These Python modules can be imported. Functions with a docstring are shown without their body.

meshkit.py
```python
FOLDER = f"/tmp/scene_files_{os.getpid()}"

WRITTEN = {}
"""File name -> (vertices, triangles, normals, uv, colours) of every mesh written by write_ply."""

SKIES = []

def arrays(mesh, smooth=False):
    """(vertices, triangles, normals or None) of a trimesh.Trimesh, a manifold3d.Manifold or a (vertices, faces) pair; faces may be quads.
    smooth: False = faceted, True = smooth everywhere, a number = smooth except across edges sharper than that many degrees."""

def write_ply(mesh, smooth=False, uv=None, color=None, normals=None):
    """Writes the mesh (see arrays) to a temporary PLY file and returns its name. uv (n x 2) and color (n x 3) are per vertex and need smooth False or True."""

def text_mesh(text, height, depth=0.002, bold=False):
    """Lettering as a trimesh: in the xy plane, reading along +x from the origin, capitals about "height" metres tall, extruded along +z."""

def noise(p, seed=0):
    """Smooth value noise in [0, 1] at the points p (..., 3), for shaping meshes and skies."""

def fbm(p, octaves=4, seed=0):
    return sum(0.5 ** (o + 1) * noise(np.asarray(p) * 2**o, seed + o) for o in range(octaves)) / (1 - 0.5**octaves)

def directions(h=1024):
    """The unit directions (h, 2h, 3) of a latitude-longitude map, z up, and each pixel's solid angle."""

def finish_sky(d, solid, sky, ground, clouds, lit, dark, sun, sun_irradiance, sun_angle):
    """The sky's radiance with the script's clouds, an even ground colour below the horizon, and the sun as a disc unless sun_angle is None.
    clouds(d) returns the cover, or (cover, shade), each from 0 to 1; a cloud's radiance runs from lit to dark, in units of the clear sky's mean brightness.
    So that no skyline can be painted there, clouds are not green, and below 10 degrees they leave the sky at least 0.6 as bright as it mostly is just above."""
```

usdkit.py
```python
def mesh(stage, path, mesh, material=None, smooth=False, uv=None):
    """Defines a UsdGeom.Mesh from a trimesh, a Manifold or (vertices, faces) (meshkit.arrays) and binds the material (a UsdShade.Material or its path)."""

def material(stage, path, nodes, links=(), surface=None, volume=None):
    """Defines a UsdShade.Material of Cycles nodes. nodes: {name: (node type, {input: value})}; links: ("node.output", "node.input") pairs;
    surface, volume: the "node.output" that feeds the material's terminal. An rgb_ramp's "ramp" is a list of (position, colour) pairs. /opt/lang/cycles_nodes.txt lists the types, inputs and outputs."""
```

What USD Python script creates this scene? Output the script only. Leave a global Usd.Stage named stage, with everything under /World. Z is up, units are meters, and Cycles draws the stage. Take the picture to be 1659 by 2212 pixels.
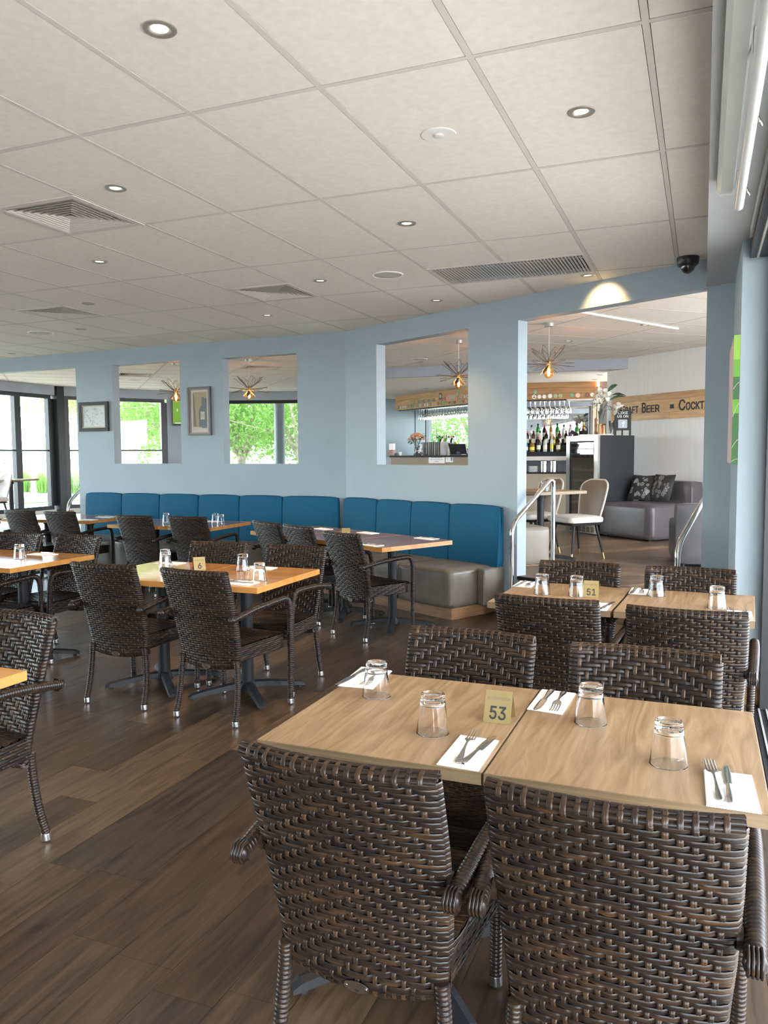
import math, random
import numpy as np, trimesh, usdkit, meshkit
import shapely, shapely.geometry as sg
from shapely import affinity
from pxr import Usd, UsdGeom, UsdLux, UsdShade, Gf, Sdf

stage = Usd.Stage.CreateInMemory()
UsdGeom.SetStageUpAxis(stage, 'Z')
UsdGeom.SetStageMetersPerUnit(stage, 1.0)
UsdGeom.Xform.Define(stage, '/World')
UsdGeom.Scope.Define(stage, '/World/Looks')
rng = random.Random(7)
nrg = np.random.default_rng(7)

# ------------------------------------------------------------------ camera, sky, sun, exposure
CAM_Z, CZ, RF = 1.49, 2.9126, 0.36          # eye, ceiling and raised bar floor heights
EXPOSURE = 2.7
SKY, SUN = 0.90, 20.0
cam = UsdGeom.Camera.Define(stage, '/World/camera')
cam.CreateHorizontalApertureAttr(36.0)
cam.CreateFocalLengthAttr(36.0 * 1700.8 / 1659)
cam.CreateExposureAttr(EXPOSURE)
_y, _p, _a = math.radians(22.016), math.radians(-4.1238), math.radians(-0.3859)
_fw = np.array([-math.sin(_y) * math.cos(_p), math.cos(_y) * math.cos(_p), math.sin(_p)])
_r0 = np.array([math.cos(_y), math.sin(_y), 0]); _u0 = np.cross(_r0, _fw)
_r, _u = _r0 * math.cos(_a) + _u0 * math.sin(_a), -_r0 * math.sin(_a) + _u0 * math.cos(_a)
_m = np.eye(4); _m[0, :3] = _r; _m[1, :3] = _u; _m[2, :3] = -_fw; _m[3, :3] = (0, 0, CAM_Z)
cam.AddTransformOp().Set(Gf.Matrix4d(*_m.ravel().tolist()))

sky = UsdLux.DomeLight.Define(stage, '/World/sky')
_sm = usdkit.material(stage, '/World/Looks/sky', {
    'c': ('texture_coordinate', {}),
    'n': ('noise_texture', {'scale': 2.2, 'detail': 5.0}),
    'r': ('rgb_ramp', {'ramp': [(0.35, (0, 0, 0)), (0.62, (1, 1, 1))]}),
    's': ('sky_texture', {'sky_type': 'multiple_scattering', 'sun_disc': False, 'sun_elevation': 1.05, 'sun_rotation': 2.4}),
    'k': ('mix_color', {'blend_type': 'multiply', 'fac': 1.0, 'b': (0.16, 0.16, 0.16), 'use_clamp': False}),
    'm': ('mix_color', {'blend_type': 'mix', 'b': (3.2, 3.3, 3.4)}),
    'b': ('background_shader', {'strength': SKY})},
    [('c.generated', 'n.vector'), ('n.fac', 'r.fac'), ('s.color', 'k.a'), ('k.result', 'm.a'), ('r.color', 'm.fac'), ('m.result', 'b.color')], surface='b.background')
UsdShade.MaterialBindingAPI.Apply(sky.GetPrim()).Bind(_sm)
sun = UsdLux.DistantLight.Define(stage, '/World/sun')
sun.CreateIntensityAttr(SUN); sun.CreateAngleAttr(0.8); sun.CreateColorAttr((1.0, 0.95, 0.86))
sun.AddRotateXYZOp().Set((24, 22, 0))

# ------------------------------------------------------------------ helpers: names and tags
_used = {}
def numbered(parent, name):
    k = (parent, name); n = _used.get(k, 0); _used[k] = n + 1
    return name if n == 0 else f'{name}_{n:03d}'
def path_of(parent):
    return '/World' if parent is None else str(parent.GetPath())
def tag(prim, label=None, cat=None, group=None, kind=None):
    for k, v in (('label', label), ('category', cat), ('group', group), ('kind', kind)):
        if v: prim.SetCustomDataByKey(k, v)
    return prim
def obj(name, mesh, mat, parent=None, smooth=30, label=None, cat=None, group=None, kind=None):
    p = path_of(parent)
    m = usdkit.mesh(stage, f'{p}/{numbered(p, name)}', mesh, MT[mat], smooth)
    return tag(m.GetPrim(), label, cat, group, kind)
def thing(name, label=None, cat=None, loc=(0, 0, 0), rz=0.0, group=None, kind=None):
    x = UsdGeom.Xform.Define(stage, '/World/' + numbered('/World', name))
    x.AddTranslateOp().Set(tuple(float(v) for v in loc)); x.AddRotateZOp().Set(float(rz))
    return tag(x.GetPrim(), label, cat, group, kind)
def dup(root, loc, rz, label, group=None):
    was = root.GetCustomData()
    base = root.GetName()
    if base[-4:-3] == '_' and base[-3:].isdigit(): base = base[:-4]
    r = thing(base, label, was['category'], loc, rz, group or was.get('group'))
    r.GetReferences().AddInternalReference(root.GetPath()); r.SetInstanceable(True)
    return r
def struct(name, mesh, mat, parent=None, smooth=30):
    return obj(name, mesh, mat, parent, smooth, kind=None if parent else 'structure')
def sgroup(name):
    return thing(name, kind='structure')

# ------------------------------------------------------------------ helpers: meshes
class MB:
    def __init__(s): s.v, s.f, s.n = [], [], 0
    def add(s, v, f):
        v = np.asarray(v, float); f = np.asarray(f, int)
        if f.shape[1] == 4: f = np.vstack([f[:, [0, 1, 2]], f[:, [0, 2, 3]]])
        s.v.append(v); s.f.append(f + s.n); s.n += len(v); return s
    def tm(s, m, M=None):
        v = np.array(m.vertices)
        if M is not None: v = v @ M[:3, :3].T + M[:3, 3]
        return s.add(v, m.faces)
    def box(s, lo, hi, ch=0.0, M=None):
        lo, hi = np.minimum(lo, hi).astype(float), np.maximum(lo, hi).astype(float)
        if ch <= 0:
            m = trimesh.creation.box(bounds=[lo, hi])
        else:
            ch = min(ch, 0.49 * (hi - lo).min()); c, h = (lo + hi) / 2, (hi - lo) / 2; P = []
            for sx in (-1, 1):
                for sy in (-1, 1):
                    for sz in (-1, 1):
                        g = np.array((sx, sy, sz))
                        for k in range(3):
                            q = h - ch; q[k] = h[k]; P.append(c + g * q)
            m = trimesh.convex.convex_hull(np.array(P))
        return s.tm(m, M)
    def hull(s, pts): return s.tm(trimesh.convex.convex_hull(np.asarray(pts, float)))
    def cyl(s, p0, p1, r0, r1=None, n=14):
        return s.tube([p0, p1], [r0, r0 if r1 is None else r1], n)
    def tube(s, P, R, n=10, cap=True, flat=1.0):
        P = np.asarray(P, float); R = np.broadcast_to(np.asarray(R, float), (len(P),))
        T = np.gradient(P, axis=0); T /= np.linalg.norm(T, axis=1, keepdims=True) + 1e-12
        a = np.cross(T[0], (0, 0, 1.0)); a = a if np.linalg.norm(a) > 1e-3 else np.cross(T[0], (0, 1.0, 0)); a /= np.linalg.norm(a)
        A = []
        for t in T:
            a = a - t * (a @ t); a /= np.linalg.norm(a) + 1e-12; A.append(a)
        A = np.array(A); B = np.cross(T, A); an = np.arange(n) * 2 * np.pi / n
        v = P[:, None] + R[:, None, None] * (np.cos(an)[None, :, None] * A[:, None] + flat * np.sin(an)[None, :, None] * B[:, None])
        i, j = np.meshgrid(np.arange(len(P) - 1), np.arange(n), indexing='ij')
        q = np.stack([i * n + j, i * n + (j + 1) % n, (i + 1) * n + (j + 1) % n, (i + 1) * n + j], -1).reshape(-1, 4)
        s.add(v.reshape(-1, 3), q)
        if cap:
            for k, sgn in ((0, -1), (len(P) - 1, 1)):
                w = np.vstack([v[k], P[k][None]]); f = [[n, j, (j + 1) % n] if sgn > 0 else [n, (j + 1) % n, j] for j in range(n)]
                s.add(w, f)
        return s
    def lathe(s, prof, n=28, at=(0, 0, 0), closed=False):
        pr = np.asarray(prof, float); an = np.arange(n) * 2 * np.pi / n
        v = np.stack([pr[:, None, 0] * np.cos(an), pr[:, None, 0] * np.sin(an), np.broadcast_to(pr[:, None, 1], (len(pr), n))], -1) + np.asarray(at, float)
        m = len(pr); ii = np.arange(m if closed else m - 1)
        i, j = np.meshgrid(ii, np.arange(n), indexing='ij'); k = (i + 1) % m
        q = np.stack([i * n + j, i * n + (j + 1) % n, k * n + (j + 1) % n, k * n + j], -1).reshape(-1, 4)
        return s.add(v.reshape(-1, 3), q)
    def prism(s, poly, z0, z1, M=None):
        for g in getattr(poly, 'geoms', [poly]):
            if g.is_empty or g.geom_type != 'Polygon' or g.area < 1e-7: continue
            m = trimesh.creation.extrude_polygon(g, z1 - z0, engine='earcut'); m.apply_translation((0, 0, z0)); s.tm(m, M)
        return s
    def grid(s, X):                       # X: (a, b, 3) points
        a, b = X.shape[:2]; i, j = np.meshgrid(np.arange(a - 1), np.arange(b - 1), indexing='ij')
        q = np.stack([i * b + j, (i + 1) * b + j, (i + 1) * b + j + 1, i * b + j + 1], -1).reshape(-1, 4)
        return s.add(X.reshape(-1, 3), q)
    @property
    def mesh(s): return np.vstack(s.v), np.vstack(s.f)

def box(lo, hi, ch=0.0): return MB().box(lo, hi, ch).mesh
def Rz(deg, loc=(0, 0, 0)):
    c, s_ = math.cos(math.radians(deg)), math.sin(math.radians(deg)); M = np.eye(4); M[:2, :2] = ((c, -s_), (s_, c)); M[:3, 3] = loc; return M
def frame(o, X, Y):
    X = np.asarray(X, float) / np.linalg.norm(X); Y = np.asarray(Y, float); Z = np.cross(X, Y); Z /= np.linalg.norm(Z); Y = np.cross(Z, X)
    M = np.eye(4); M[:3, 0], M[:3, 1], M[:3, 2], M[:3, 3] = X, Y, Z, o; return M
def smooth_path(pts, r=0.05, k=5):
    """Polyline with its inner corners rounded."""
    P = [np.asarray(p, float) for p in pts]; out = [P[0]]
    for a, b, c in zip(P[:-2], P[1:-1], P[2:]):
        d0 = min(r, np.linalg.norm(a - b) * .49); d1 = min(r, np.linalg.norm(c - b) * .49)
        s_, e = b + (a - b) / np.linalg.norm(a - b) * d0, b + (c - b) / np.linalg.norm(c - b) * d1
        for t in np.linspace(0, 1, k): out.append((1 - t) ** 2 * s_ + 2 * t * (1 - t) * b + t * t * e)
    return np.array(out + [P[-1]])
def resample(P, step):
    P = np.asarray(P, float); d = np.r_[0, np.cumsum(np.linalg.norm(np.diff(P, axis=0), axis=1))]
    n = max(2, int(round(d[-1] / step)) + 1); t = np.linspace(0, d[-1], n)
    return np.stack([np.interp(t, d, P[:, k]) for k in range(3)], 1)
def text(s_, h, w=None, depth=.002, bold=False):
    m = meshkit.text_mesh(s_, h, depth, bold); v = np.array(m.vertices)
    if w: v[:, 0] = (v[:, 0] - v[:, 0].min()) * w / np.ptp(v[:, 0])
    return v, np.array(m.faces)
class Line:                                # a vertical wall line: s along, d towards the dining room, z up
    def __init__(s, a, b, flip=False):
        s.a = np.array([*a, 0.0]); t = np.array([*b, 0.0]) - s.a; s.L = np.linalg.norm(t); s.t = t / s.L
        s.n = np.array([s.t[1], -s.t[0], 0]) * (-1 if flip else 1)
    def at(s, q, d=0.0, z=0.0): return s.a + s.t * q + s.n * d + np.array([0, 0, z])
    def M(s, d=0.0):                       # (x, y, z) -> (s, z, d)
        M = np.eye(4); M[:3, 0] = s.t; M[:3, 1] = (0, 0, 1); M[:3, 2] = s.n; M[:3, 3] = s.a + s.n * d; return M
    def wall(s, poly, d0, d1): return MB().prism(poly, d0, d1, s.M()).mesh
    def box(s, s0, s1, d0, d1, z0, z1, ch=0.0, mb=None):
        M = np.eye(4); M[:3, 0] = s.t; M[:3, 1] = s.n; M[:3, 2] = (0, 0, 1); M[:3, 3] = s.a
        mb = mb or MB(); mb.box((s0, d0, z0), (s1, d1, z1), ch, M); return mb.mesh
    def deg(s): return math.degrees(math.atan2(s.t[1], s.t[0]))

# ------------------------------------------------------------------ materials
MT = {}
def mat(name, col=(.8, .8, .8), rough=.5, metal=0.0, **kw):
    MT[name] = usdkit.material(stage, '/World/Looks/' + name, {'p': ('principled_bsdf', {'base_color': col, 'roughness': rough, 'metallic': metal, **kw})}, surface='p.BSDF')
def noisy(name, c1, c2, scale=(1, 1, 1), rough=(.4, .5), nscale=6.0, detail=6.0, bump=0.0, distort=0.0, off=(0, 0, 0), lo=.35, hi=.65, **kw):
    MT[name] = usdkit.material(stage, '/World/Looks/' + name, {
        'c': ('texture_coordinate', {}), 'm': ('mapping', {'scale': scale, 'location': off}),
        'n': ('noise_texture', {'scale': nscale, 'detail': detail, 'roughness': .6, 'distortion': distort}),
        'r': ('rgb_ramp', {'ramp': [(lo, c1), (hi, c2)]}), 'q': ('map_range', {'to_min': rough[0], 'to_max': rough[1]}),
        'b': ('bump', {'strength': bump, 'distance': .004}), 'p': ('principled_bsdf', kw)},
        [('c.object', 'm.vector'), ('m.vector', 'n.vector'), ('n.fac', 'r.fac'), ('r.color', 'p.base_color'), ('n.fac', 'q.value'), ('q.result', 'p.roughness')]
        + ([('n.fac', 'b.height'), ('b.normal', 'p.normal')] if bump else []), surface='p.BSDF')
def emit(name, col, strength):
    MT[name] = usdkit.material(stage, '/World/Looks/' + name, {'e': ('emission', {'color': col, 'strength': strength})}, surface='e.emission')

noisy('wall_paint', (.275, .335, .37), (.295, .355, .39), nscale=2.5, rough=(.45, .6))
noisy('wall_white', (.66, .655, .64), (.70, .695, .68), nscale=30, rough=(.6, .8), scale=(1, 1, .05))
noisy('blue_grey', (.34, .37, .415), (.37, .40, .445), nscale=2, rough=(.6, .7))
noisy('tile', (.775, .715, .645), (.835, .775, .70), nscale=26, detail=8, rough=(.85, .95), bump=.12)
mat('grid', (.64, .605, .55), .85, specular_ior_level=.1); mat('plenum', (.03, .03, .03), .9)
mat('soffit', (.50, .515, .53), .5); mat('bar_ceiling', (.86, .82, .75), .7)
FT = [((.028, .016, .0095), (.072, .043, .025)), ((.034, .021, .013), (.088, .055, .032)), ((.045, .028, .016), (.120, .074, .042)),
      ((.024, .0155, .0105), (.062, .041, .027)), ((.060, .037, .020), (.140, .088, .048)), ((.030, .018, .0105), (.078, .046, .025))]
for i, (a_, b_) in enumerate(FT):
    a_, b_ = tuple(.70 * v for v in a_), tuple(.70 * v for v in b_)
    noisy(f'plank_{i}', a_, b_, scale=(9, .9, 9), nscale=3.2, detail=9, distort=.8, rough=(.27, .42), bump=.05, off=(i * 3.7, i * 5.1, 0), specular_ior_level=.40)
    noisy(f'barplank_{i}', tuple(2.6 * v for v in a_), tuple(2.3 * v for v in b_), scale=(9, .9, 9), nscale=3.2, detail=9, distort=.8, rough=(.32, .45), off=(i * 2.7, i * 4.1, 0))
# oak laminate, honey stained timber, walnut tops
noisy('oak', (.165, .100, .046), (.285, .186, .102), scale=(7, .75, 7), nscale=3.0, detail=8, distort=1.8, rough=(.42, .5), lo=.36, hi=.66, specular_ior_level=.3)
noisy('oak_edge', (.16, .108, .058), (.23, .158, .09), scale=(1, 1, 40), nscale=3.0, rough=(.4, .5))
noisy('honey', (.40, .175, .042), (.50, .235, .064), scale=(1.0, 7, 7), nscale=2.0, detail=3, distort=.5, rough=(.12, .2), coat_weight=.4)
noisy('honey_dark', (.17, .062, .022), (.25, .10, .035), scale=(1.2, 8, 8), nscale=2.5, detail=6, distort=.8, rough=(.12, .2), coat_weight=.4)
noisy('timber', (.40, .225, .085), (.56, .345, .145), scale=(1.0, 1.0, 9), nscale=3, detail=7, distort=.8, rough=(.35, .45))
noisy('timber_b', (.32, .165, .06), (.46, .26, .10), scale=(1.0, 1.0, 9), nscale=3, detail=7, distort=.8, rough=(.35, .45))
noisy('timber_dark', (.20, .095, .030), (.31, .155, .055), scale=(1.0, 1.0, 9), nscale=3, detail=7, distort=.8, rough=(.35, .45))
noisy('skirting', (.19, .10, .045), (.28, .155, .075), scale=(3, 3, 20), nscale=3, rough=(.35, .45))
def rattan(name, ramp, rough, scale):
    """Strand by strand tone: the noise is squeezed across the strands so that each takes its own shade."""
    MT[name] = usdkit.material(stage, '/World/Looks/' + name, {
        'c': ('texture_coordinate', {}), 'm': ('mapping', {'scale': scale}), 'n': ('noise_texture', {'scale': 1.0, 'detail': 1.5, 'roughness': .6}),
        'r': ('rgb_ramp', {'ramp': ramp}), 'p': ('principled_bsdf', {'roughness': rough, 'specular_ior_level': .34})},
        [('c.object', 'm.vector'), ('m.vector', 'n.vector'), ('n.fac', 'r.fac'), ('r.color', 'p.base_color')], surface='p.BSDF')
rattan('rattan', [(.22, (.0040, .0030, .0026)), (.42, (.0075, .0049, .0038)), (.55, (.014, .0080, .0050)), (.66, (.028, .0148, .0074)), (.80, (.056, .029, .012))], .32, (7, 7, 76))
rattan('rattan_stake', [(.22, (.007, .0045, .0032)), (.44, (.014, .0078, .0046)), (.58, (.030, .0158, .0076)), (.78, (.060, .032, .014))], .32, (41, 6, 6))
rattan('rattan_wrap', [(.22, (.0055, .0039, .0034)), (.48, (.0105, .0064, .0045)), (.64, (.020, .011, .0062)), (.80, (.040, .021, .010))], .30, (40, 40, 60))
mat('rattan_core', (.010, .007, .006), .7)
mat('black_metal', (.010, .011, .0125), .5, specular_ior_level=.3); mat('black_rubber', (.01, .01, .01), .7); mat('black_frame', (.013, .013, .014), .35)
mat('steel', (.62, .61, .59), .22, 1.0); mat('chrome', (.78, .76, .73), .07, 1.0); mat('cutlery', (.66, .64, .61), .16, 1.0); mat('brushed', (.50, .48, .44), .45, .7)
mat('glass', (1, 1, 1), 0.0, transmission_weight=1.0, ior=1.36)
noisy('blue_fabric', (.007, .080, .148), (.010, .100, .182), nscale=120, rough=(.75, .85), specular_ior_level=.2)
noisy('taupe_leather', (.105, .088, .066), (.135, .114, .088), nscale=7, rough=(.30, .42), bump=.06)
noisy('grey_leather', (.052, .05, .052), (.066, .063, .065), nscale=5, rough=(.33, .42))
noisy('mauve_leather', (.062, .052, .056), (.08, .067, .071), nscale=5, rough=(.33, .42))
mat('cream_leather', (.50, .47, .41), .4); mat('tan_leather', (.16, .115, .08), .45); mat('beige_leather', (.20, .17, .132), .42)
mat('napkin', (.86, .84, .82), .8); mat('white', (.82, .81, .79), .45); mat('white_gloss', (.52, .53, .51), .25); mat('off_white', (.73, .71, .65), .35)
mat('brass', (.46, .36, .17), .34, .9); mat('bright_brass', (.72, .50, .20), .25, 1.0); mat('copper', (.80, .45, .28), .2, 1.0); mat('sign_black', (.02, .02, .02), .6)
mat('beige', (.25, .205, .145), .6); mat('cream_wall', (.66, .58, .44), .7); mat('dark_grey_wall', (.12, .11, .11), .7); mat('fridge_black', (.016, .018, .021), .45)
mat('mirror', (.88, .9, .9), .02, 1.0); mat('pewter', (.20, .18, .15), .38, .85)
mat('leaf_dark', (.055, .10, .055), .5); mat('petal_white', (.80, .79, .70), .6); mat('petal_peach', (.80, .40, .22), .6); mat('petal_pink', (.78, .50, .38), .6)
mat('wood_mill', (.55, .33, .20), .4); mat('wood_brown', (.20, .085, .045), .35); mat('slate', (.13, .145, .155), .6); mat('kraft', (.42, .27, .15), .7)
mat('chalk', (.72, .74, .74), .8); mat('chalk_blue', (.42, .48, .52), .8); mat('ink', (.03, .035, .06), .6); mat('ink_grey', (.30, .30, .30), .7)
mat('paper', (.70, .70, .68), .7); mat('paper_map', (.60, .61, .59), .6); mat('mat_board', (.52, .47, .41), .7); mat('art_tan', (.33, .26, .15), .6); mat('art_brown', (.19, .13, .09), .6)
mat('art_blue', (.095, .115, .13), .5); mat('art_cream', (.45, .41, .32), .6); mat('frame_grey', (.085, .08, .075), .4); mat('frame_bronze', (.20, .165, .125), .4, .4)
mat('dark_dome', (.01, .01, .01), .08, coat_weight=1.0); mat('grille', (.42, .43, .43), .5); mat('vent_dark', (.025, .015, .012), .8); mat('speaker_mesh', (.56, .54, .49), .8)
mat('art_green_a', (.10, .26, .02), .6); mat('art_green_b', (.025, .09, .02), .6); mat('art_green_c', (.20, .36, .04), .6); mat('art_pink', (.60, .42, .42), .6)
for nm, c_ in dict(bottle_clear=(.8, .82, .8), bottle_green=(.03, .32, .05), bottle_brown=(.09, .035, .012), bottle_amber=(.42, .22, .05), bottle_blue=(.05, .35, .62), bottle_dark=(.02, .015, .012)).items():
    mat(nm, c_, .08, transmission_weight=.55, ior=1.3)
mat('label_cream', (.68, .62, .50), .6); mat('label_yellow', (.70, .58, .06), .6); mat('label_purple', (.12, .05, .14), .6); mat('cap_red', (.45, .02, .03), .4); mat('cap_gold', (.5, .33, .12), .4)
for i, c_ in enumerate([(.75, .72, .62), (.09, .26, .19), (.62, .30, .20), (.05, .06, .07), (.30, .38, .16), (.48, .46, .40), (.5, .1, .08), (.2, .24, .28)]): mat(f'mat_{i}', c_, .7)
def sheet_glass(name, tint, rough=.0, f0=.05):
    """A pane: clear with a tint, and a mirror-like share that grows towards grazing."""
    MT[name] = usdkit.material(stage, '/World/Looks/' + name, {'l': ('layer_weight', {'blend': .5}), 'w': ('math', {'math_type': 'power', 'value2': 5.0}), 's': ('math', {'math_type': 'multiply_add', 'value2': 1 - f0, 'value3': f0}),
        'a': ('transparent_bsdf', {'color': tint}), 'b': ('glossy_bsdf', {'roughness': rough, 'color': (.9, .9, .9)}), 'x': ('mix_closure', {})},
        [('l.facing', 'w.value1'), ('w.value', 's.value1'), ('s.value', 'x.fac'), ('a.BSDF', 'x.closure1'), ('b.BSDF', 'x.closure2')], surface='x.closure')
sheet_glass('fridge_glass', (.66, .72, .74), .02, .30); sheet_glass('pane', (.90, .94, .93), 0.0, .03); sheet_glass('bulb_glass', (1.0, .72, .38), .02, .06)
emit('filament', (1.0, .50, .16), 90); emit('lamp_on', (1.0, .72, .38), .8); emit('amber_lamp', (1.0, .55, .2), 5)
emit('screen_green', (.15, .30, .05), .22); emit('screen_pitch', (.55, .50, .28), .22); emit('screen_white', (.8, .8, .8), .2)
MT['leaves'] = usdkit.material(stage, '/World/Looks/leaves', {'g': ('geometry', {}), 'r': ('rgb_ramp', {'ramp': [(0, (.16, .28, .07)), (.6, (.30, .44, .13)), (1, (.48, .60, .24))]}),
    'd': ('diffuse_bsdf', {}), 't': ('translucent_bsdf', {}), 'x': ('mix_closure', {'fac': .45})},
    [('g.random_per_island', 'r.fac'), ('r.color', 'd.color'), ('r.color', 't.color'), ('d.BSDF', 'x.closure1'), ('t.BSDF', 'x.closure2')], surface='x.closure')
noisy('bark', (.16, .12, .09), (.40, .33, .27), nscale=5, rough=(.8, .9)); noisy('lawn', (.09, .17, .035), (.15, .24, .06), nscale=3, rough=(.8, .9))
noisy('paving', (.50, .46, .40), (.58, .54, .47), nscale=2, rough=(.8, .9)); mat('ext_white', (.80, .80, .78), .7); mat('ext_blue', (.34, .40, .46), .6); mat('car_red', (.40, .02, .05), .25, coat_weight=1.0); mat('car_glass', (.03, .04, .05), .1)
mat('post_grey', (.16, .18, .20), .4)

# ================================================================== THE SETTING
BW = Line((-9.41, 8.57), (-3.85, 8.35))          # back wall of the dining room
PW = Line((-3.85, 8.35), (0.0, 6.37))            # angled partition with the doorway
SW = Line((-1.39, 12.66), (0.03, 11.45))         # wall that carries the timber sign
def rect(x0, y0, x1, y1): return sg.box(min(x0, x1), min(y0, y1), max(x0, x1), max(y0, y1))
MAIN = sg.Polygon([(-12.1, -5), (0.46, -5), (0.46, 6.1), (-3.85, 8.35), (-9.41, 8.57), (-12.1, 8.68)])
CEIL = sg.Polygon([(-12.1, -5), (0.0, -5), (0.0, 6.37), (-3.85, 8.35), (-9.41, 8.57), (-12.1, 8.68)])
BAR = sg.Polygon([(-12.1, 8.68), (-9.41, 8.59), (-3.85, 8.37), (0.3, 6.24), (3.2, 6.2), (3.2, 8.75), (-1.39, 12.66), (-1.2, 14.8), (-3.0, 15.6), (-6.0, 17.9), (-6.6, 16.4), (-8.2, 15.72), (-9.95, 15.1), (-10.85, 14.25), (-12.1, 12.42)])

# floor of dark vinyl planks, each plank its own piece where it can be picked out
fl = sgroup('floor')
obj('subfloor', MB().prism(MAIN, -.06, -.012).mesh, 'plenum', fl)
seen = sg.Polygon([(-8.2, 1.0), (0.46, 1.0), (0.46, 6.1), (-3.85, 8.36), (-8.2, 8.55)])
rest = [MB() for _ in FT]
x0, k = -2.2, 0
for k in range(-50, 14):
    xa = x0 + .2 * k
    r_ = random.Random(1000 + k); off = r_.uniform(0, 1.2)
    if k == -1: off = 3.165 % 1.2
    if k == -3: off = 2.88 % 1.2
    for j in range(-6, 9):
        ya = off + 1.2 * (j - 1); p = rect(xa + .0006, ya + .0006, xa + .1994, ya + 1.1994)
        tone = r_.choice([0, 0, 1, 1, 2, 3, 3, 5, 5, 2, 4] if j > 2 else [0, 1, 2, 3, 5, 1, 0, 5])
        if (k == -1 and abs(ya + 1.2 - 3.165) < .01) or (k == -3 and abs(ya + 1.2 - 2.88) < .01): tone = 4
        g = p.intersection(MAIN)
        if g.is_empty: continue
        if seen.contains(g.centroid): obj('plank', MB().prism(g, -.012, 0).mesh, f'plank_{tone}', fl, False)
        else: rest[tone].prism(g, -.012, 0)
for i, mb in enumerate(rest):
    if mb.v: obj('plank_field', mb.mesh, f'plank_{i}', fl, False, kind='stuff')

bf = sgroup('bar_floor')
obj('platform', MB().prism(BAR, -.02, RF - .012).mesh, 'skirting', bf)
door_seen = sg.Polygon([(-2.3, 7.55), (0.2, 6.3), (0.6, 7.2), (0.3, 11.3), (-1.4, 12.6), (-2.6, 12.6)])
rest = [MB() for _ in FT]
c48, s48 = math.cos(math.radians(48.4)), math.sin(math.radians(48.4))
for k in range(-70, 60):
    r_ = random.Random(5000 + k); off = r_.uniform(0, 1.2)
    for j in range(-14, 18):
        q = affinity.affine_transform(rect(off + 1.2 * j + .0006, .2 * k + .0006, off + 1.2 * j + 1.1994, .2 * k + .1994), [c48, -s48, s48, c48, -3, 10])
        tone = r_.randrange(6)
        if not q.intersects(BAR): continue
        g = q.intersection(BAR)
        if door_seen.contains(g.centroid): obj('plank', MB().prism(g, RF - .012, RF).mesh, f'barplank_{tone}', bf, False)
        else: rest[tone].prism(g, RF - .012, RF)
for i, mb in enumerate(rest):
    if mb.v: obj('plank_field', mb.mesh, f'barplank_{i}', bf, False, kind='stuff')
for nm, L_, s0, s1 in (('doorway', PW, 2.56, 4.33), ('opening', BW, -2.5, 1.42)):
    st = sgroup('step')
    obj('tread', L_.box(s0, s1, -.02, .30, .155, .18, .004), 'barplank_1', st); obj('riser', L_.box(s0, s1, -.02, .285, 0, .155), 'skirting', st)
    obj('nosing', L_.box(s0, s1, -.03, .004, RF - .03, RF + .003, .002), 'black_metal', st)

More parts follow.
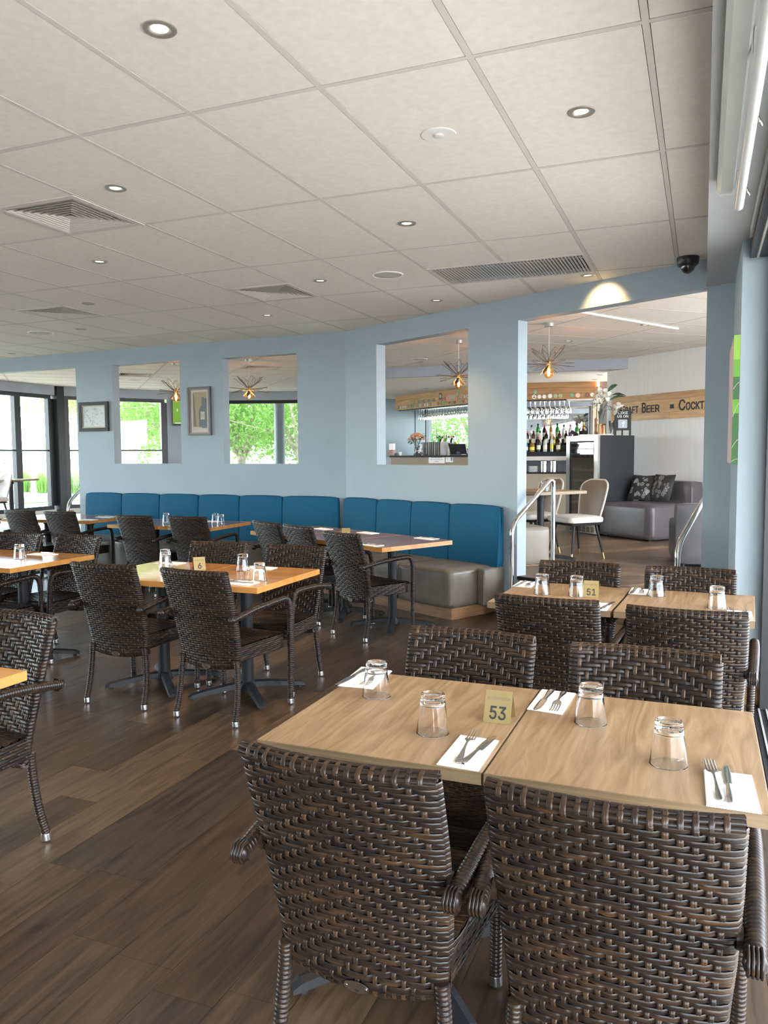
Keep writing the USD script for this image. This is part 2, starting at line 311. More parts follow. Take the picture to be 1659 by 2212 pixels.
# ceiling: 1200 x 600 tiles between T-runners
def tiled_ceiling(name, area, M2, holes, zc, nx, ny, tile_part=True):
    """M2: shapely affine taking grid space (x pitch .6, y pitch 1.2) to the plan."""
    c = sgroup(name)
    obj('plenum_slab', MB().prism(area, zc + .05, zc + .09).mesh, 'plenum', c)
    hole = shapely.union_all(holes) if holes else sg.Polygon()
    for i in range(*nx):
        for j in range(*ny):
            q = affinity.affine_transform(rect(.6 * i + .0145, 1.2 * j + .0145, .6 * i + .5855, 1.2 * j + 1.1855), M2)
            if not q.intersects(area): continue
            q = q.intersection(area).difference(hole)
            if q.is_empty or q.area < .004: continue
            obj('ceiling_tile', MB().prism(q, zc + .0014, zc + .018).mesh, 'tile', c, False)
    run = MB()
    for i in range(nx[0], nx[1] + 1):
        q = affinity.affine_transform(rect(.6 * i - .012, 1.2 * ny[0], .6 * i + .012, 1.2 * ny[1]), M2).intersection(area).difference(hole)
        if not q.is_empty: obj('main_runner', MB().prism(q, zc, zc + .03).mesh, 'grid', c, False)
    for j in range(ny[0], ny[1] + 1):
        q = affinity.affine_transform(rect(.6 * nx[0], 1.2 * j - .011, .6 * nx[1], 1.2 * j + .011), M2).intersection(area).difference(hole)
        if not q.is_empty: obj('cross_runner', MB().prism(q, zc + .0006, zc + .028).mesh, 'grid', c, False)
    return c
VENTS = [(-3.505, 3.7435), (-3.505, 6.1435), (-5.905, 6.1435)]
GRILLE = rect(-2.005, 5.8435, -.805, 6.4435)
tiled_ceiling('ceiling', CEIL, [1, 0, 0, 1, -1.405, 2.8435], [rect(x - .3, y - .3, x + .3, y + .3) for x, y in VENTS] + [GRILLE], CZ, (-18, 4), (-7, 6))
B45 = [.719, -.695, .695, .719, -1.58, 8.95]      # the bar ceiling's grid runs at 45 degrees
def b45(gx, gy): return (B45[0] * gx + B45[1] * gy + B45[4], B45[2] * gx + B45[3] * gy + B45[5])
LOWER = sg.Polygon([(-0.6, 12.42), (-4.9, 12.13), (-7.0, 13.3), (-7.4, 16.0), (-6.0, 18.0), (0.5, 18.0)])
B45T = [B45[1], B45[0], B45[3], B45[2], B45[4], B45[5]]
BVENT = [affinity.affine_transform(rect(a, b, a + .6, b + .6), B45T) for a, b in ((-1.8, 2.4), (0.6, 3.6), (4.8, -2.4), (6.6, -4.2))]
tiled_ceiling('bar_ceiling', BAR.difference(LOWER), B45T, BVENT, CZ, (-11, 19), (-7, 9))
lc = sgroup('lower_ceiling')
obj('plasterboard', MB().prism(LOWER.intersection(BAR.buffer(.3)), 2.752, 2.80).mesh, 'bar_ceiling', lc)
edge = Line((-4.9, 12.13), (-0.6, 12.42)); obj('fascia', edge.box(-.02, 4.4, -.03, .012, 2.752, CZ + .01), 'blue_grey', lc)
edge = Line((-7.0, 13.3), (-4.9, 12.13)); obj('fascia', edge.box(-.02, edge.L, -.03, .012, 2.752, CZ + .01), 'blue_grey', lc)
struct('roof', box((-13.4, -6.4, 3.02), (3.9, 19.2, 3.16)), 'ext_white')

# walls of the dining room
wb = sg.Polygon([(-2.6, 2.72), (1.43, 2.72), (1.43, 0), (5.565, 0), (5.565, CZ + .05), (-2.6, CZ + .05)])
wb = wb.difference(rect(2.075, 1.40, 3.195, 2.71)).difference(rect(3.855, 1.395, 4.925, 2.705))
struct('wall_back', BW.wall(wb, -.13, 0), 'wall_paint')
wp = rect(0, 0, 4.72, CZ + .05).difference(rect(.56, 1.385, 1.935, 2.705)).difference(rect(2.555, -.1, 4.335, 2.705))
struct('wall_partition', PW.wall(wp, -.13, 0), 'wall_paint')
nib = sgroup('wall_right')
obj('nib', box((.19, 5.05, 0), (.62, 6.42, CZ)), 'wall_paint', nib)
struct('baseboard_right', box((.18, 5.036, 0), (.345, 5.049, .11), .002), 'skirting')
struct('trim_1', box((0.0, -5, 2.71), (.62, 6.36, 2.97)), 'soffit')     # lowered bulkhead above the sliding doors
d1 = sgroup('door_1')                                                       # sliding glass doors, pushed open
obj('door_head', box((.228, -5, 2.60), (.46, 5.045, 2.709)), 'black_frame', d1)
obj('head_trim', box((.214, -5, 2.655), (.227, 4.80, 2.709)), 'white_gloss', d1)
for i in range(3): obj('head_rail', box((.26 + .06 * i, -5, 2.585), (.27 + .06 * i, 5.0, 2.6)), 'brushed', d1)
obj('jamb', box((.335, 4.94, 0), (.46, 5.045, 2.6)), 'black_frame', d1)
obj('floor_track', box((.30, -5, .001), (.46, 5.03, .010)), 'black_metal', d1)
for i in range(3): obj('track_rail', box((.325 + .04 * i, -5, .010), (.335 + .04 * i, 4.94, .017)), 'brushed', d1)
rear = sgroup('wall_rear')
obj('panel', box((-12.3, -5.15, 0), (.62, -5, 3.0)), 'wall_paint', rear)

# bar room walls
sgn = SW.wall(rect(0, 0, 4.3, CZ + .05), -.13, 0); struct('wall_sign', sgn, 'wall_white')
we = sgroup('wall_bar_end')
obj('end_panel', Line((-1.76, 14.35), (-1.0, 14.35)).wall(rect(0, 0, .9, 2.76), -.1, 0), 'dark_grey_wall', we)
TF = [Line((-6.17, 15.98), (-3.42, 13.92)), Line((-3.42, 13.92), (-1.77, 14.22))]       # fronts of the two bar facets
MF = [Line((-6.02, 17.5), (-3.70, 15.19)), Line((-3.70, 15.19), (-1.50, 15.587))]        # wall behind the bar
wm = sgroup('wall_bar_back')
obj('wall_panel', MF[1].wall(rect(0, 0, MF[1].L, 2.76), -.15, -.012), 'blue_grey', wm); obj('wall_panel', MF[0].wall(rect(0, 0, MF[0].L, 2.76).difference(rect(.02, 1.46, MF[0].L - .05, 2.42)), -.15, -.012), 'blue_grey', wm)
w4 = sgroup('window_4'); obj('window_pane', MF[0].wall(rect(.02, 1.46, MF[0].L - .05, 2.42), -.09, -.085), 'pane', w4, False); obj('head_frame', MF[0].wall(rect(.02, 2.38, MF[0].L - .05, 2.42), -.12, -.03), 'black_frame', w4); obj('sill_frame', MF[0].wall(rect(.02, 1.46, MF[0].L - .05, 1.49), -.12, -.03), 'black_frame', w4)
obj('mirror_pane', MF[1].wall(rect(0.02, 1.45, 1.76, 2.40), -.012, -.004), 'mirror', wm)
obj('cream_panel', MF[1].wall(rect(1.77, .4, MF[1].L, 2.70), -.012, -.002), 'cream_wall', wm)
sl = sgroup('wall_bar_side')
for a_, b_ in (((-8.2, 15.72), (-6.62, 16.4)), ((-6.62, 16.4), (-6.0, 17.5))):
    L_ = Line(a_, b_); obj('wall_panel', L_.wall(rect(0, 0, L_.L, CZ), -.14, 0), 'wall_paint', sl)
tvw = Line((-10.85, 14.25), (-9.95, 15.1)); struct('wall_screen', tvw.wall(rect(0, 0, tvw.L, CZ), -.14, 0), 'blue_grey')

# glazed outer walls
def glazed(no, L_, s0, s1, mull, rail=1.63, z0=.52, z1=2.66, fw=.07, deep=.10, sill=True):
    w = sgroup(f'window_{no}')
    M = L_.M(-deep)
    def fr(a, b, za, zb, nm): obj(nm, MB().prism(rect(a, za, b, zb), 0, deep, M).mesh, 'black_frame', w)
    fr(s0, s1, z1, z1 + .07, 'head_frame'); fr(s0, s1, z0 - .075, z0, 'sill_frame')
    ed = [s0] + list(mull) + [s1]
    for e in ed: fr(e - fw, e + fw, z0, z1, 'mullion')
    for a, b in zip(ed[:-1], ed[1:]):
        if rail: obj('meeting_rail', MB().prism(rect(a + fw, rail - .014, b - fw, rail + .014), deep * .3, deep * .75, M).mesh, 'black_frame', w)
        obj('window_pane', MB().prism(rect(a + fw, z0, b - fw, z1), deep * .45, deep * .5, M).mesh, 'pane', w, False)
    obj('upstand', L_.wall(rect(s0 - .05, 0, s1 + .05, z0 - .075), -deep - .06, .01), 'off_white', w)
    obj('bulkhead', L_.wall(rect(s0 - .05, z1 + .07, s1 + .05, CZ + .06), -deep - .06, .06), 'blue_grey', w)
    return w
LL = Line((-12.1, -5), (-12.1, 12.30))
glazed(1, LL, .0, 17.2, [17.2 - .83 * i for i in range(1, 21)][::-1])
struct('trim_2', box((-12.2, 12.28, 0), (-12.0, 12.46, CZ)), 'black_frame')
LD = Line((-12.1, 12.42), (-10.85, 14.25)); glazed(2, LD, .10, LD.L - .05, [1.05], fw=.08)
LN = Line((-9.95, 15.1), (-8.2, 15.72)); glazed(3, LN, .05, LN.L - .03, [], rail=None, fw=.045)

# ================================================================== RATTAN CHAIRS
def sst(x): x = np.clip(x, 0, 1); return x * x * (3 - 2 * x)
PROF_T = np.array([0.0, .85, .62, .62, .85, 0.0]); PROF_Q = np.array([-1, -.62, -.14, .14, .62, 1.0])   # a strand is two ridges and a groove
def strands(mb, S, lines, along, K, hw, amp, thick, over, swap=False, hold=1.0):
    """Strands laid along one parameter of S(a, b) -> (points, normals). lines: the fixed parameter of each strand; along: nodes of the running parameter;
    over[i, j] in {-1, 0, 1}: strand i lies above, on or under the surface at node j."""
    m = len(along); t = np.linspace(0, m - 1, (m - 1) * K + 1); i0 = np.minimum(t.astype(int), m - 2); f = sst((t - i0 - .18) / .64)
    run = along[i0] * (1 - (t - i0)) + along[i0 + 1] * (t - i0)
    for li, ln in enumerate(lines):
        o = over[li]; d = o[i0] * (1 - f) + o[i0 + 1] * f; d = (2 * np.clip((d + 1) / 2, 0, 1) ** hold - 1) * amp
        A = np.broadcast_to(run[:, None], (len(run), 6)); B = np.broadcast_to(ln + PROF_Q * hw, (len(run), 6))
        P, N = S(B, A) if swap else S(A, B)
        X = P + N * (d[:, None] + PROF_T * thick)[..., None]
        mb.grid(X if swap else X[:, ::-1])
    return mb
def back_profile(z):
    y = np.interp(z, [.30, .36, .45, .56, .66, .76, .88], [-.135, -.142, -.158, -.186, -.217, -.250, -.291])
    hx = np.interp(z, [.30, .40, .55, .70, .88], [.198, .208, .220, .226, .228]); return y, hx
ZB0, ZB1 = .335, .855
def back_surface(u, z):
    """u in [0, 2): 0..1 across the rear face from left to right, 1..2 back across the front face; the ends round over."""
    u = np.asarray(u, float); z = np.broadcast_to(np.asarray(z, float), u.shape); y, hx = back_profile(z); h = .017
    rear = (u % 2) < 1; w = np.where(rear, u % 2, 2 - u % 2)              # 0..1 left to right
    e = .055; xi = np.clip((w - e) / (1 - 2 * e), 0, 1)
    al = np.where(w < e, (1 - w / e), np.where(w > 1 - e, (w - 1 + e) / e, 0)) * np.pi / 2    # turn of the edge
    sx = np.where(w < .5, -1.0, 1.0); x = (2 * xi - 1) * (hx - h) + sx * h * np.sin(al)
    sag = .62 * np.minimum(np.abs(x), .23) ** 2; sl = np.sign(x) * 1.24 * np.minimum(np.abs(x), .23)
    f = np.where(rear, -1.0, 1.0)
    droop = -.022 * np.clip(1 - (z - ZB0) / .06, 0, 1) * (1 - (x / hx) ** 2)     # the bottom edge hangs lower in the middle
    nx, ny = sx * np.sin(al), f * np.cos(al)
    P = np.stack([x, y + sag + f * h * np.cos(al), z + droop], -1)
    N = np.stack([nx - np.where(al > 0, 0, sl) * ny, ny, .33 * -ny * -1], -1); N /= np.linalg.norm(N, axis=-1, keepdims=True)
    return P, N
def chair_backrest(NC=17, NR=40):
    mb = MB(); sk = MB(); e = .06
    xs = e + (np.arange(NC) + .5) / NC * (1 - 2 * e)
    nodes = np.r_[0.0, xs, 1.0, 2 - xs[::-1], 2.0]; zs = ZB0 + (np.arange(NR) + .5) / NR * (ZB1 - ZB0)
    hw = .47 * (ZB1 - ZB0) / NR; over = np.ones((NR, len(nodes)))
    cidx = np.abs(np.arange(NC) - NC // 2)
    for r in range(NR):
        up = np.where((cidx + r) % 3 == 0, -1.0, 1.0)
        over[r, 1:NC + 1] = up; over[r, NC + 2:2 * NC + 2] = np.where((cidx + r) % 4 < 2, -1.0, 1.0)
    strands(mb, back_surface, zs, nodes, 3, hw, .0026, .0028, over, hold=1.25)
    sv = np.r_[ZB0 - .004, zs, ZB1 + .004]
    lines = np.r_[xs, 2 - xs]
    so = np.full((len(lines), len(sv)), -1.0)
    so[:NC, 1:-1] = -over[:, 1:NC + 1].T; so[NC:, 1:-1] = -over[:, NC + 2:2 * NC + 2][:, ::-1].T
    strands(sk, back_surface, lines, sv, 4, .0125, .0046, .0030, so, swap=True, hold=.42)
    # rolled top and bottom edges: lengthwise strands, with each stake folded flat over them
    for (zz, rr, sg_) in ((ZB1 + .002, .0165, 1), (ZB0 - .002, .0165, -1)):
        u = np.linspace(.02, .98, 34); P, N = back_surface(u, np.full_like(u, zz)); F, _ = back_surface(2 - u, np.full_like(u, zz)); c = (P + F) / 2; d = (F - P); d /= np.linalg.norm(d, axis=-1, keepdims=True)
        for ang in np.linspace(0, 1, 5) * np.pi:
            L = c - d * ((rr - .001) * np.cos(ang)) + np.array([0, 0, sg_ * (rr * .8 * np.sin(ang))]); mb.tube(L, .0062, 7, True)
        for i, x in enumerate(xs):
            P, _ = back_surface(np.array([x]), np.array([zz])); F, _ = back_surface(np.array([2 - x]), np.array([zz])); P2, _ = back_surface(np.array([x + .01]), np.array([zz])); c = ((P + F) / 2)[0]; d = (F - P)[0]; d /= np.linalg.norm(d); sd = (P2 - P)[0]; sd /= np.linalg.norm(sd)
            an = np.linspace(-.06, 1.06, 9) * np.pi; out = rr + .0042 + .0022 * ((i * 7) % 3)
            sk.grid(np.array([[c - d * (out + t) * math.cos(a) + np.array([0, 0, sg_ * (rr * .8 + .0042 + t) * math.sin(a)]) + sd * q * .0056 for q, t in zip(PROF_Q, PROF_T * .002)] for a in an])[:, ::(1 if sg_ < 0 else -1)])
    return mb.mesh, sk.mesh
def chair_back_core():
    u = np.linspace(0, 2, 41); z = np.linspace(ZB0 - .006, ZB1 + .006, 12); U, Z = np.meshgrid(u, z, indexing='ij'); P, N = back_surface(U, Z)
    mb = MB(); mb.grid(P - N * .0035)
    for k in (0, -1): mb.grid(np.stack([P[:21, k], P[40:19:-1, k]], 0))
    return mb.mesh
def seat_surface(a, b):
    """a across, b from back to front."""
    a = np.asarray(a, float); b = np.asarray(b, float); y = -.135 + b * .43; hx = .205 + .022 * b
    x = (2 * a - 1) * hx; z = .440 - .012 * (1 - (2 * a - 1) ** 2) * np.sin(np.pi * np.clip(b, 0, 1)) - .02 * np.clip((b - .93) / .07, 0, 1) ** 2
    return np.stack([x, y, z], -1), np.stack([0 * x, 0 * x, 0 * x + 1], -1)
def chair_seat(NC=16, NR=32):
    mb = MB(); xs = (np.arange(NC) + .5) / NC; ys = (np.arange(NR) + .5) / NR
    ci = np.abs(np.arange(NC) - NC // 2); over = np.array([np.where((ci + r) % 3 == 0, -1.0, 1.0) for r in range(NR)])
    strands(mb, seat_surface, ys, np.r_[0, xs, 1], 2, .47 / NR, .0024, .0024, np.pad(over, ((0, 0), (1, 1)), constant_values=1))
    strands(mb, seat_surface, xs, np.r_[0, ys, 1], 2, .014 / .43, .0028, .0024, np.pad(-over.T, ((0, 0), (1, 1)), constant_values=-1), swap=True)
    return mb.mesh
LOOP = smooth_path([(-.205, -.13, 0), (-.228, .29, 0), (.228, .29, 0), (.205, -.13, 0)], .045, 5)
LOOPD = np.r_[0, np.cumsum(np.linalg.norm(np.diff(LOOP, axis=0), axis=1))]
def apron_surface(a, b):
    a = np.asarray(a, float); b = np.asarray(b, float); t = a * LOOPD[-1]
    P = np.stack([np.interp(t, LOOPD, LOOP[:, k]) for k in range(2)], -1); Q = np.stack([np.interp(t + .004, LOOPD, LOOP[:, k]) - np.interp(t - .004, LOOPD, LOOP[:, k]) for k in range(2)], -1)
    N = np.stack([-Q[..., 1], Q[..., 0], 0 * t], -1); N /= np.linalg.norm(N, axis=-1, keepdims=True) + 1e-9
    return np.concatenate([P, (.352 + .082 * b)[..., None]], -1), N
def chair_apron(NC=34, NR=7):
    mb = MB(); xs = (np.arange(NC) + .5) / NC; zs = (np.arange(NR) + .5) / NR
    over = np.array([np.where((np.arange(NC) + r) % 3 == 0, -1.0, 1.0) for r in range(NR)])
    strands(mb, apron_surface, zs, np.r_[0, xs, 1], 2, .47 / NR, .0022, .0024, np.pad(over, ((0, 0), (1, 1)), constant_values=1))
    strands(mb, apron_surface, xs, np.r_[0, zs, 1], 2, .009 / LOOPD[-1], .0026, .0022, np.pad(-over.T, ((0, 0), (1, 1)), constant_values=-1), swap=True)
    P, N = apron_surface(np.linspace(0, 1, 30)[:, None] + np.zeros((1, 2)), np.zeros((30, 1)) + np.array([[0.0, 1.0]])); mb.grid(P - N * .004)
    mb.box((-.20, -.13, .354), (.20, .27, .36)); return mb.mesh
def wound(mb, P, r, step=.0115, n=10, flat=1.0):
    """A rod wound with strand: rounded rings side by side."""
    Q = resample(P, step / 4); R = r + np.array([-.0030, -.0002, .0010, -.0002])[np.arange(len(Q)) % 4]; return mb.tube(Q, R, n, True, flat)
def make_chair(loc, rz, label, group):
    t = thing('rattan_chair', label, 'chair', loc, rz, group)
    weft, stakes = chair_backrest()
    b = obj('backrest', weft, 'rattan', t, True); obj('woven_stakes', stakes, 'rattan_stake', b, True, 'lighter brown upright weave strands')
    obj('backrest_core', chair_back_core(), 'rattan_core', b, True)
    P, N = back_surface(np.array([.5]), np.array([ZB0 + .004])); M = frame(P[0] + N[0] * .0085, (1, 0, 0), (0, -.30, 1))
    e = affinity.scale(sg.Point(0, 0).buffer(1, 24), .030, .0165)
    obj('badge', MB().prism(e, 0, .002, M).prism(sg.Point(-.024, 0).buffer(.003, 6).union(sg.Point(.024, 0).buffer(.003, 6)), .002, .003, M).mesh, 'steel', b, 30, 'oval steel badge')
    obj('seat', chair_seat(), 'rattan', t, True); obj('seat_apron', chair_apron(), 'rattan', t, True)
    for s in (-1, 1):
        arm = smooth_path([(s * .247, -.236, .610), (s * .256, -.05, .640), (s * .262, .13, .652), (s * .262, .262, .655), (s * .262, .292, .60), (s * .255, .30, .46), (s * .250, .30, .036)], .05, 5)
        k = int(np.argmax(arm[:, 2] < .56)); mb = wound(MB(), arm[:k + 1], .0195, flat=.92)
        mb.tube([(s * .247, -.236 + q, .610 - .0006 * j) for j, q in enumerate((.002, -.004, -.010, -.015, -.018))], [.0205, .0215, .0205, .016, .009], 12)
        for q in (-.011, -.0037, .0037, .011): mb.tube([(s * .247 + q, -.226, .632), (s * .247 + q, -.247, .630), (s * .247 + q, -.2575, .614), (s * .247 + q, -.2575, .604), (s * .247 + q, -.247, .590), (s * .247 + q, -.226, .588)], .0036, 6)
        yb, hx = back_profile(np.array([.612])); mb.cyl((s * (hx[0] - .012), yb[0] + .03, .612), (s * .250, yb[0] + .03, .612), .013, n=10); mb.cyl((s * (hx[0] - .003), yb[0] + .03, .612), (s * (hx[0] + .009), yb[0] + .03, .612), .021, n=12)
        obj('armrest', mb.mesh, 'rattan_wrap', t, True)
        lg = obj('leg', wound(MB(), arm[k:], .0172).mesh, 'rattan_wrap', t, True)
        cap = MB().lathe([(0, .034), (.0185, .034), (.0192, .031), (.0195, .007), (.0, .007)], 14, (s * .250, .30, 0)); obj('foot_cap', cap.mesh, 'steel', lg, 30, 'steel foot cap')
        obj('foot_pad', MB().lathe([(0, .007), (.0165, .007), (.0155, 0.0), (0, 0.0)], 12, (s * .250, .30, 0)).mesh, 'black_rubber', lg)
        lp = smooth_path([(s * .192, -.142, .362), (s * .197, -.138, .30), (s * .207, -.152, .14), (s * .210, -.182, .036)], .09, 5)
        lg = obj('leg', wound(MB(), lp, .0172).mesh, 'rattan_wrap', t, True)
        cx = (s * .210, -.182, 0); cap = MB().lathe([(0, .034), (.0185, .034), (.0192, .031), (.0195, .007), (.0, .007)], 14, cx); obj('foot_cap', cap.mesh, 'steel', lg, 30, 'steel foot cap')
        obj('foot_pad', MB().lathe([(0, .007), (.0165, .007), (.0155, 0.0), (0, 0.0)], 12, cx).mesh, 'black_rubber', lg)
    return t
# (middle of the back's top edge x, y; turn; label). A turn of 0 faces away from the entrance side, 180 faces it.
CHAIRS = [
    ((-.69, 1.42), -1.5, 'large woven rattan armchair seen from behind at the left half of oak table 53'),
    ((-.145, 1.42), 0, 'large woven rattan armchair seen from behind at the right half of oak table 53'),
    ((-.74, 2.645), 178, 'brown rattan armchair facing us across the left half of the nearest oak table'),
    ((-.16, 2.59), 178, 'brown rattan armchair facing us across the right half of the nearest oak table'),
    ((-.62, 3.385), -4, 'rattan armchair with its back to us, near left side of the doorway oak table'),
    ((-.05, 3.31), -2, 'rattan armchair with its back to us at the right half of the doorway oak table'),
    ((-.64, 4.56), 176, 'rattan armchair on the far left side of table 51, before the doorway'),
    ((-.05, 4.52), 178, 'rattan armchair on the far right side of table 51, below the green canvas'),
    ((-3.23, 3.60), 1, 'dark rattan armchair, left of two with backs to us at honey table 6'),
    ((-2.57, 3.56), -5, 'dark rattan armchair, right of the two with backs to us at honey table 6'),
    ((-3.22, 4.79), 182, 'rattan armchair facing us across honey table 6, left of its pair'),
    ((-2.58, 4.78), 180, 'rattan armchair facing us across honey table 6, right of its pair'),
    ((-5.18, 4.86), 180, 'leftmost rattan armchair facing us across the honey table cut by the left edge'),
    ((-4.57, 4.86), 178, 'rattan armchair facing us at the right end of the left honey table'),
    ((-4.62, 3.68), 0, 'rattan armchair of which only arm, seat and front leg show under the left honey table'),
    ((-2.55, 2.34), 179, 'rattan armchair cut off by the left edge, over the honey table corner'),
    ((-7.42, 6.93), 0, 'leftmost rattan armchair along the blue banquette, by the left opening'),
    ((-6.80, 6.92), -1, 'rattan armchair along the blue banquette, second from the left opening'),
    ((-5.57, 6.70), 0, 'rattan armchair along the blue banquette, third from the left opening'),
    ((-4.92, 6.74), 2, 'rattan armchair along the blue banquette, fourth from the left opening'),
    ((-3.80, 6.42), -27, 'narrow seen rattan armchair at the far end of table 4'),
    ((-3.32, 6.15), -29, 'rattan armchair in the middle of the three before table 4'),
    ((-2.69, 5.71), -26, 'rattan armchair nearest us of the three before table 4, steel badge low on its back')]
chair0 = None
for (mx, my), rz, lab in CHAIRS:
    c_, s_ = math.cos(math.radians(rz)), math.sin(math.radians(rz)); yo = .262
    loc = (mx - s_ * yo, my + c_ * yo, 0)
    if chair0 is None: chair0 = make_chair(loc, rz, lab, 'woven rattan armchairs of the dining room')
    else: dup(chair0, loc, rz, lab)

# ================================================================== TABLES
def make_table(kind, loc, rz, w, d, label, group):
    t = thing('dining_table', label, 'table', loc, rz, group)
    top = MB()
    if kind == 'oak':
        obj('tabletop', MB().box((-w / 2 + .0015, -d / 2 + .0015, .722), (w / 2 - .0015, d / 2 - .0015, .75), .0012).mesh, 'oak', t)
        e = MB()
        for lo, hi in (((-w / 2, -d / 2, .7195), (w / 2, -d / 2 + .0014, .7492)), ((-w / 2, d / 2 - .0014, .7195), (w / 2, d / 2, .7492)), ((-w / 2, -d / 2, .7195), (-w / 2 + .0014, d / 2, .7492)), ((w / 2 - .0014, -d / 2, .7195), (w / 2, d / 2, .7492))): e.box(lo, hi)
        obj('edge_band', e.mesh, 'oak_edge', t)
    else:
        obj('tabletop', MB().box((-w / 2, -d / 2, .715), (w / 2, d / 2, .75), .003).mesh, kind, t)
        if kind == 'honey_dark':
            e = MB()
            for lo, hi in (((-w / 2 - .002, -d / 2 - .002, .714), (w / 2 + .002, -d / 2, .7505)), ((-w / 2 - .002, d / 2, .714), (w / 2 + .002, d / 2 + .002, .7505)), ((-w / 2 - .002, -d / 2, .714), (-w / 2, d / 2, .7505)), ((w / 2, -d / 2, .714), (w / 2 + .002, d / 2, .7505))): e.box(lo, hi)
            obj('edge_band', e.mesh, 'honey', t)
    br = MB().box((-.20, -.024, .700), (.20, .024, .7148), .002).box((-.024, -.22, .700), (.024, .22, .7148), .002).cyl((0, 0, .66), (0, 0, .712), .05); obj('bracket', br.mesh, 'black_metal', t)
    ped = obj('pedestal', MB().lathe([(0, .70), (.038, .70), (.038, .085), (.052, .065), (.056, .03), (.0, .03)], 20).mesh, 'black_metal', t)
    for sx in (-1, 1):
        for sy in (-1, 1):
            u = np.array([sx, sy, 0]) / math.sqrt(2); v = np.array([-u[1], u[0], 0]); f = MB(); S_ = [(.02, .074, .030, .036), (.12, .069, .028, .034), (.26, .05, .026, .03), (.345, .036, .026, .026), (.37, .02, .022, .014)]
            for (r0, z0, h0, t0), (r1, z1, h1, t1) in zip(S_[:-1], S_[1:]):
                pts = []
                for r_, z_, h_, t_ in ((r0, z0, h0, t0), (r1, z1, h1, t1)):
                    for q, dz in ((-1, -t_), (1, -t_), (-.85, -.004), (.85, -.004), (0, .004)): pts.append(u * r_ + v * (q * h_) + np.array([0, 0, z_ + dz + .006]))
                f.hull(pts)
            lg = obj('foot', f.mesh, 'black_metal', t)
            obj('levelling_pad', MB().cyl(u * .335 + np.array([0, 0, 0.0]), u * .335 + np.array([0, 0, .022]), .014, n=10).mesh, 'black_rubber', lg)
    return t
ta = make_table('oak', (-.765, 2.09, 0), 0, .606, .70, 'light oak laminate table 53, left half, number stand near its joint', 'light oak dining tables')
dup(ta, (-.155, 2.09, 0), 0, 'light oak laminate table right half of 53, two glasses and a napkin at its right')
dup(ta, (-.672, 4.165, 0), -3, 'light oak laminate table 51, left half by the doorway rail')
dup(ta, (-.055, 4.135, 0), -3, 'light oak laminate table, right half of 51, against the wall')
th = make_table('honey', (-2.625, 4.19, 0), 0, .635, .78, 'honey stained timber table, right half of table 6', 'honey timber dining tables')
dup(th, (-3.265, 4.19, 0), 0, 'honey stained timber table, left half of table 6 holding the number stand')
dup(th, (-4.60, 4.31, 0), -1, 'honey stained timber table near the left edge with one upturned tumbler')
dup(th, (-5.24, 4.32, 0), -1, 'honey stained timber table mostly beyond the left edge')
dup(th, (-2.485, 1.645, 0), 0, 'honey stained timber table of which one corner enters the picture at left')
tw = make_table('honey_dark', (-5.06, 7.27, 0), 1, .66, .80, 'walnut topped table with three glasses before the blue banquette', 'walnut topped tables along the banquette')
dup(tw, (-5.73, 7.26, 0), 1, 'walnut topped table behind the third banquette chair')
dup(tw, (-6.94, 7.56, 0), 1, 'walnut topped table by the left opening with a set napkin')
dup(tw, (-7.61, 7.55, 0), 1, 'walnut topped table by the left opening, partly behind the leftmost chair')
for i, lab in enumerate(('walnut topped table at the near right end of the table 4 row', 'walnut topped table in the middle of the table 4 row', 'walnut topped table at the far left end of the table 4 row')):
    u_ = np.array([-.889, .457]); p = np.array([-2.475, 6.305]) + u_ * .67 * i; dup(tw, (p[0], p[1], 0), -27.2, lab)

# ================================================================== BLUE BANQUETTE
def cushion(L_, s0, s1, d0, d1, z0, z1, r=.03, puff=.012, dt=0.0):
    """Upholstered block: rounded box whose front and top swell slightly. dt moves the top back edge so that a back rest slopes."""
    m = trimesh.creation.box(extents=(1, 1, 1))
    n = 9; mb = MB(); g = np.linspace(-1, 1, n)
    for ax in range(3):
        for sg_ in (-1, 1):
            A, B = np.meshgrid(g, g, indexing='ij'); P = np.zeros((n, n, 3)); o = [k for k in range(3) if k != ax]; P[..., ax] = sg_; P[..., o[0]] = A; P[..., o[1]] = B
            if (sg_ > 0) != (ax == 1): P = P
            else: P = P[::-1]
            mb.grid(P)
    v, f = mb.mesh
    hs = np.array([(s1 - s0) / 2, (d1 - d0) / 2, (z1 - z0) / 2]); c = np.array([(s1 + s0) / 2, (d1 + d0) / 2, (z1 + z0) / 2])
    q = v * hs; inner = np.clip(q, -(hs - r), hs - r); dlt = q - inner; ln = np.linalg.norm(dlt, axis=1, keepdims=True); q = np.where(ln > 1e-9, inner + dlt / np.maximum(ln, 1e-9) * r, q)
    bul = puff * (1 - v[:, 0] ** 2) * (1 - v[:, 2] ** 2); q[:, 1] += bul * (v[:, 1] > 0); bul = puff * (1 - v[:, 0] ** 2) * (1 - v[:, 1] ** 2); q[:, 2] += bul * (v[:, 2] > .99)
    q[:, 1] += dt * (v[:, 2] + 1) / 2 * (v[:, 1] > 0)
    q = q + c; P = L_.a + q[:, :1] * L_.t + q[:, 1:2] * L_.n + q[:, 2:] * np.array([0, 0, 1.0])
    m = trimesh.Trimesh(P, f, process=True); m.fix_normals()
    return m.vertices, m.faces
bq = thing('banquette', 'L shaped banquette with ten blue back panels over brown leather seats along two walls', 'banquette')
B1 = [1.61, 2.25, 2.88, 3.50, 4.12, 4.74, 5.50]; B2 = [.05, .64, 1.20, 1.76, 2.42]
for a, b in zip(B1[:-1], B1[1:]): obj('back_panel', cushion(BW, a + .002, b - .002, .012, .125, .42, 1.005, .03, .010, -.035), 'blue_fabric', bq, True)
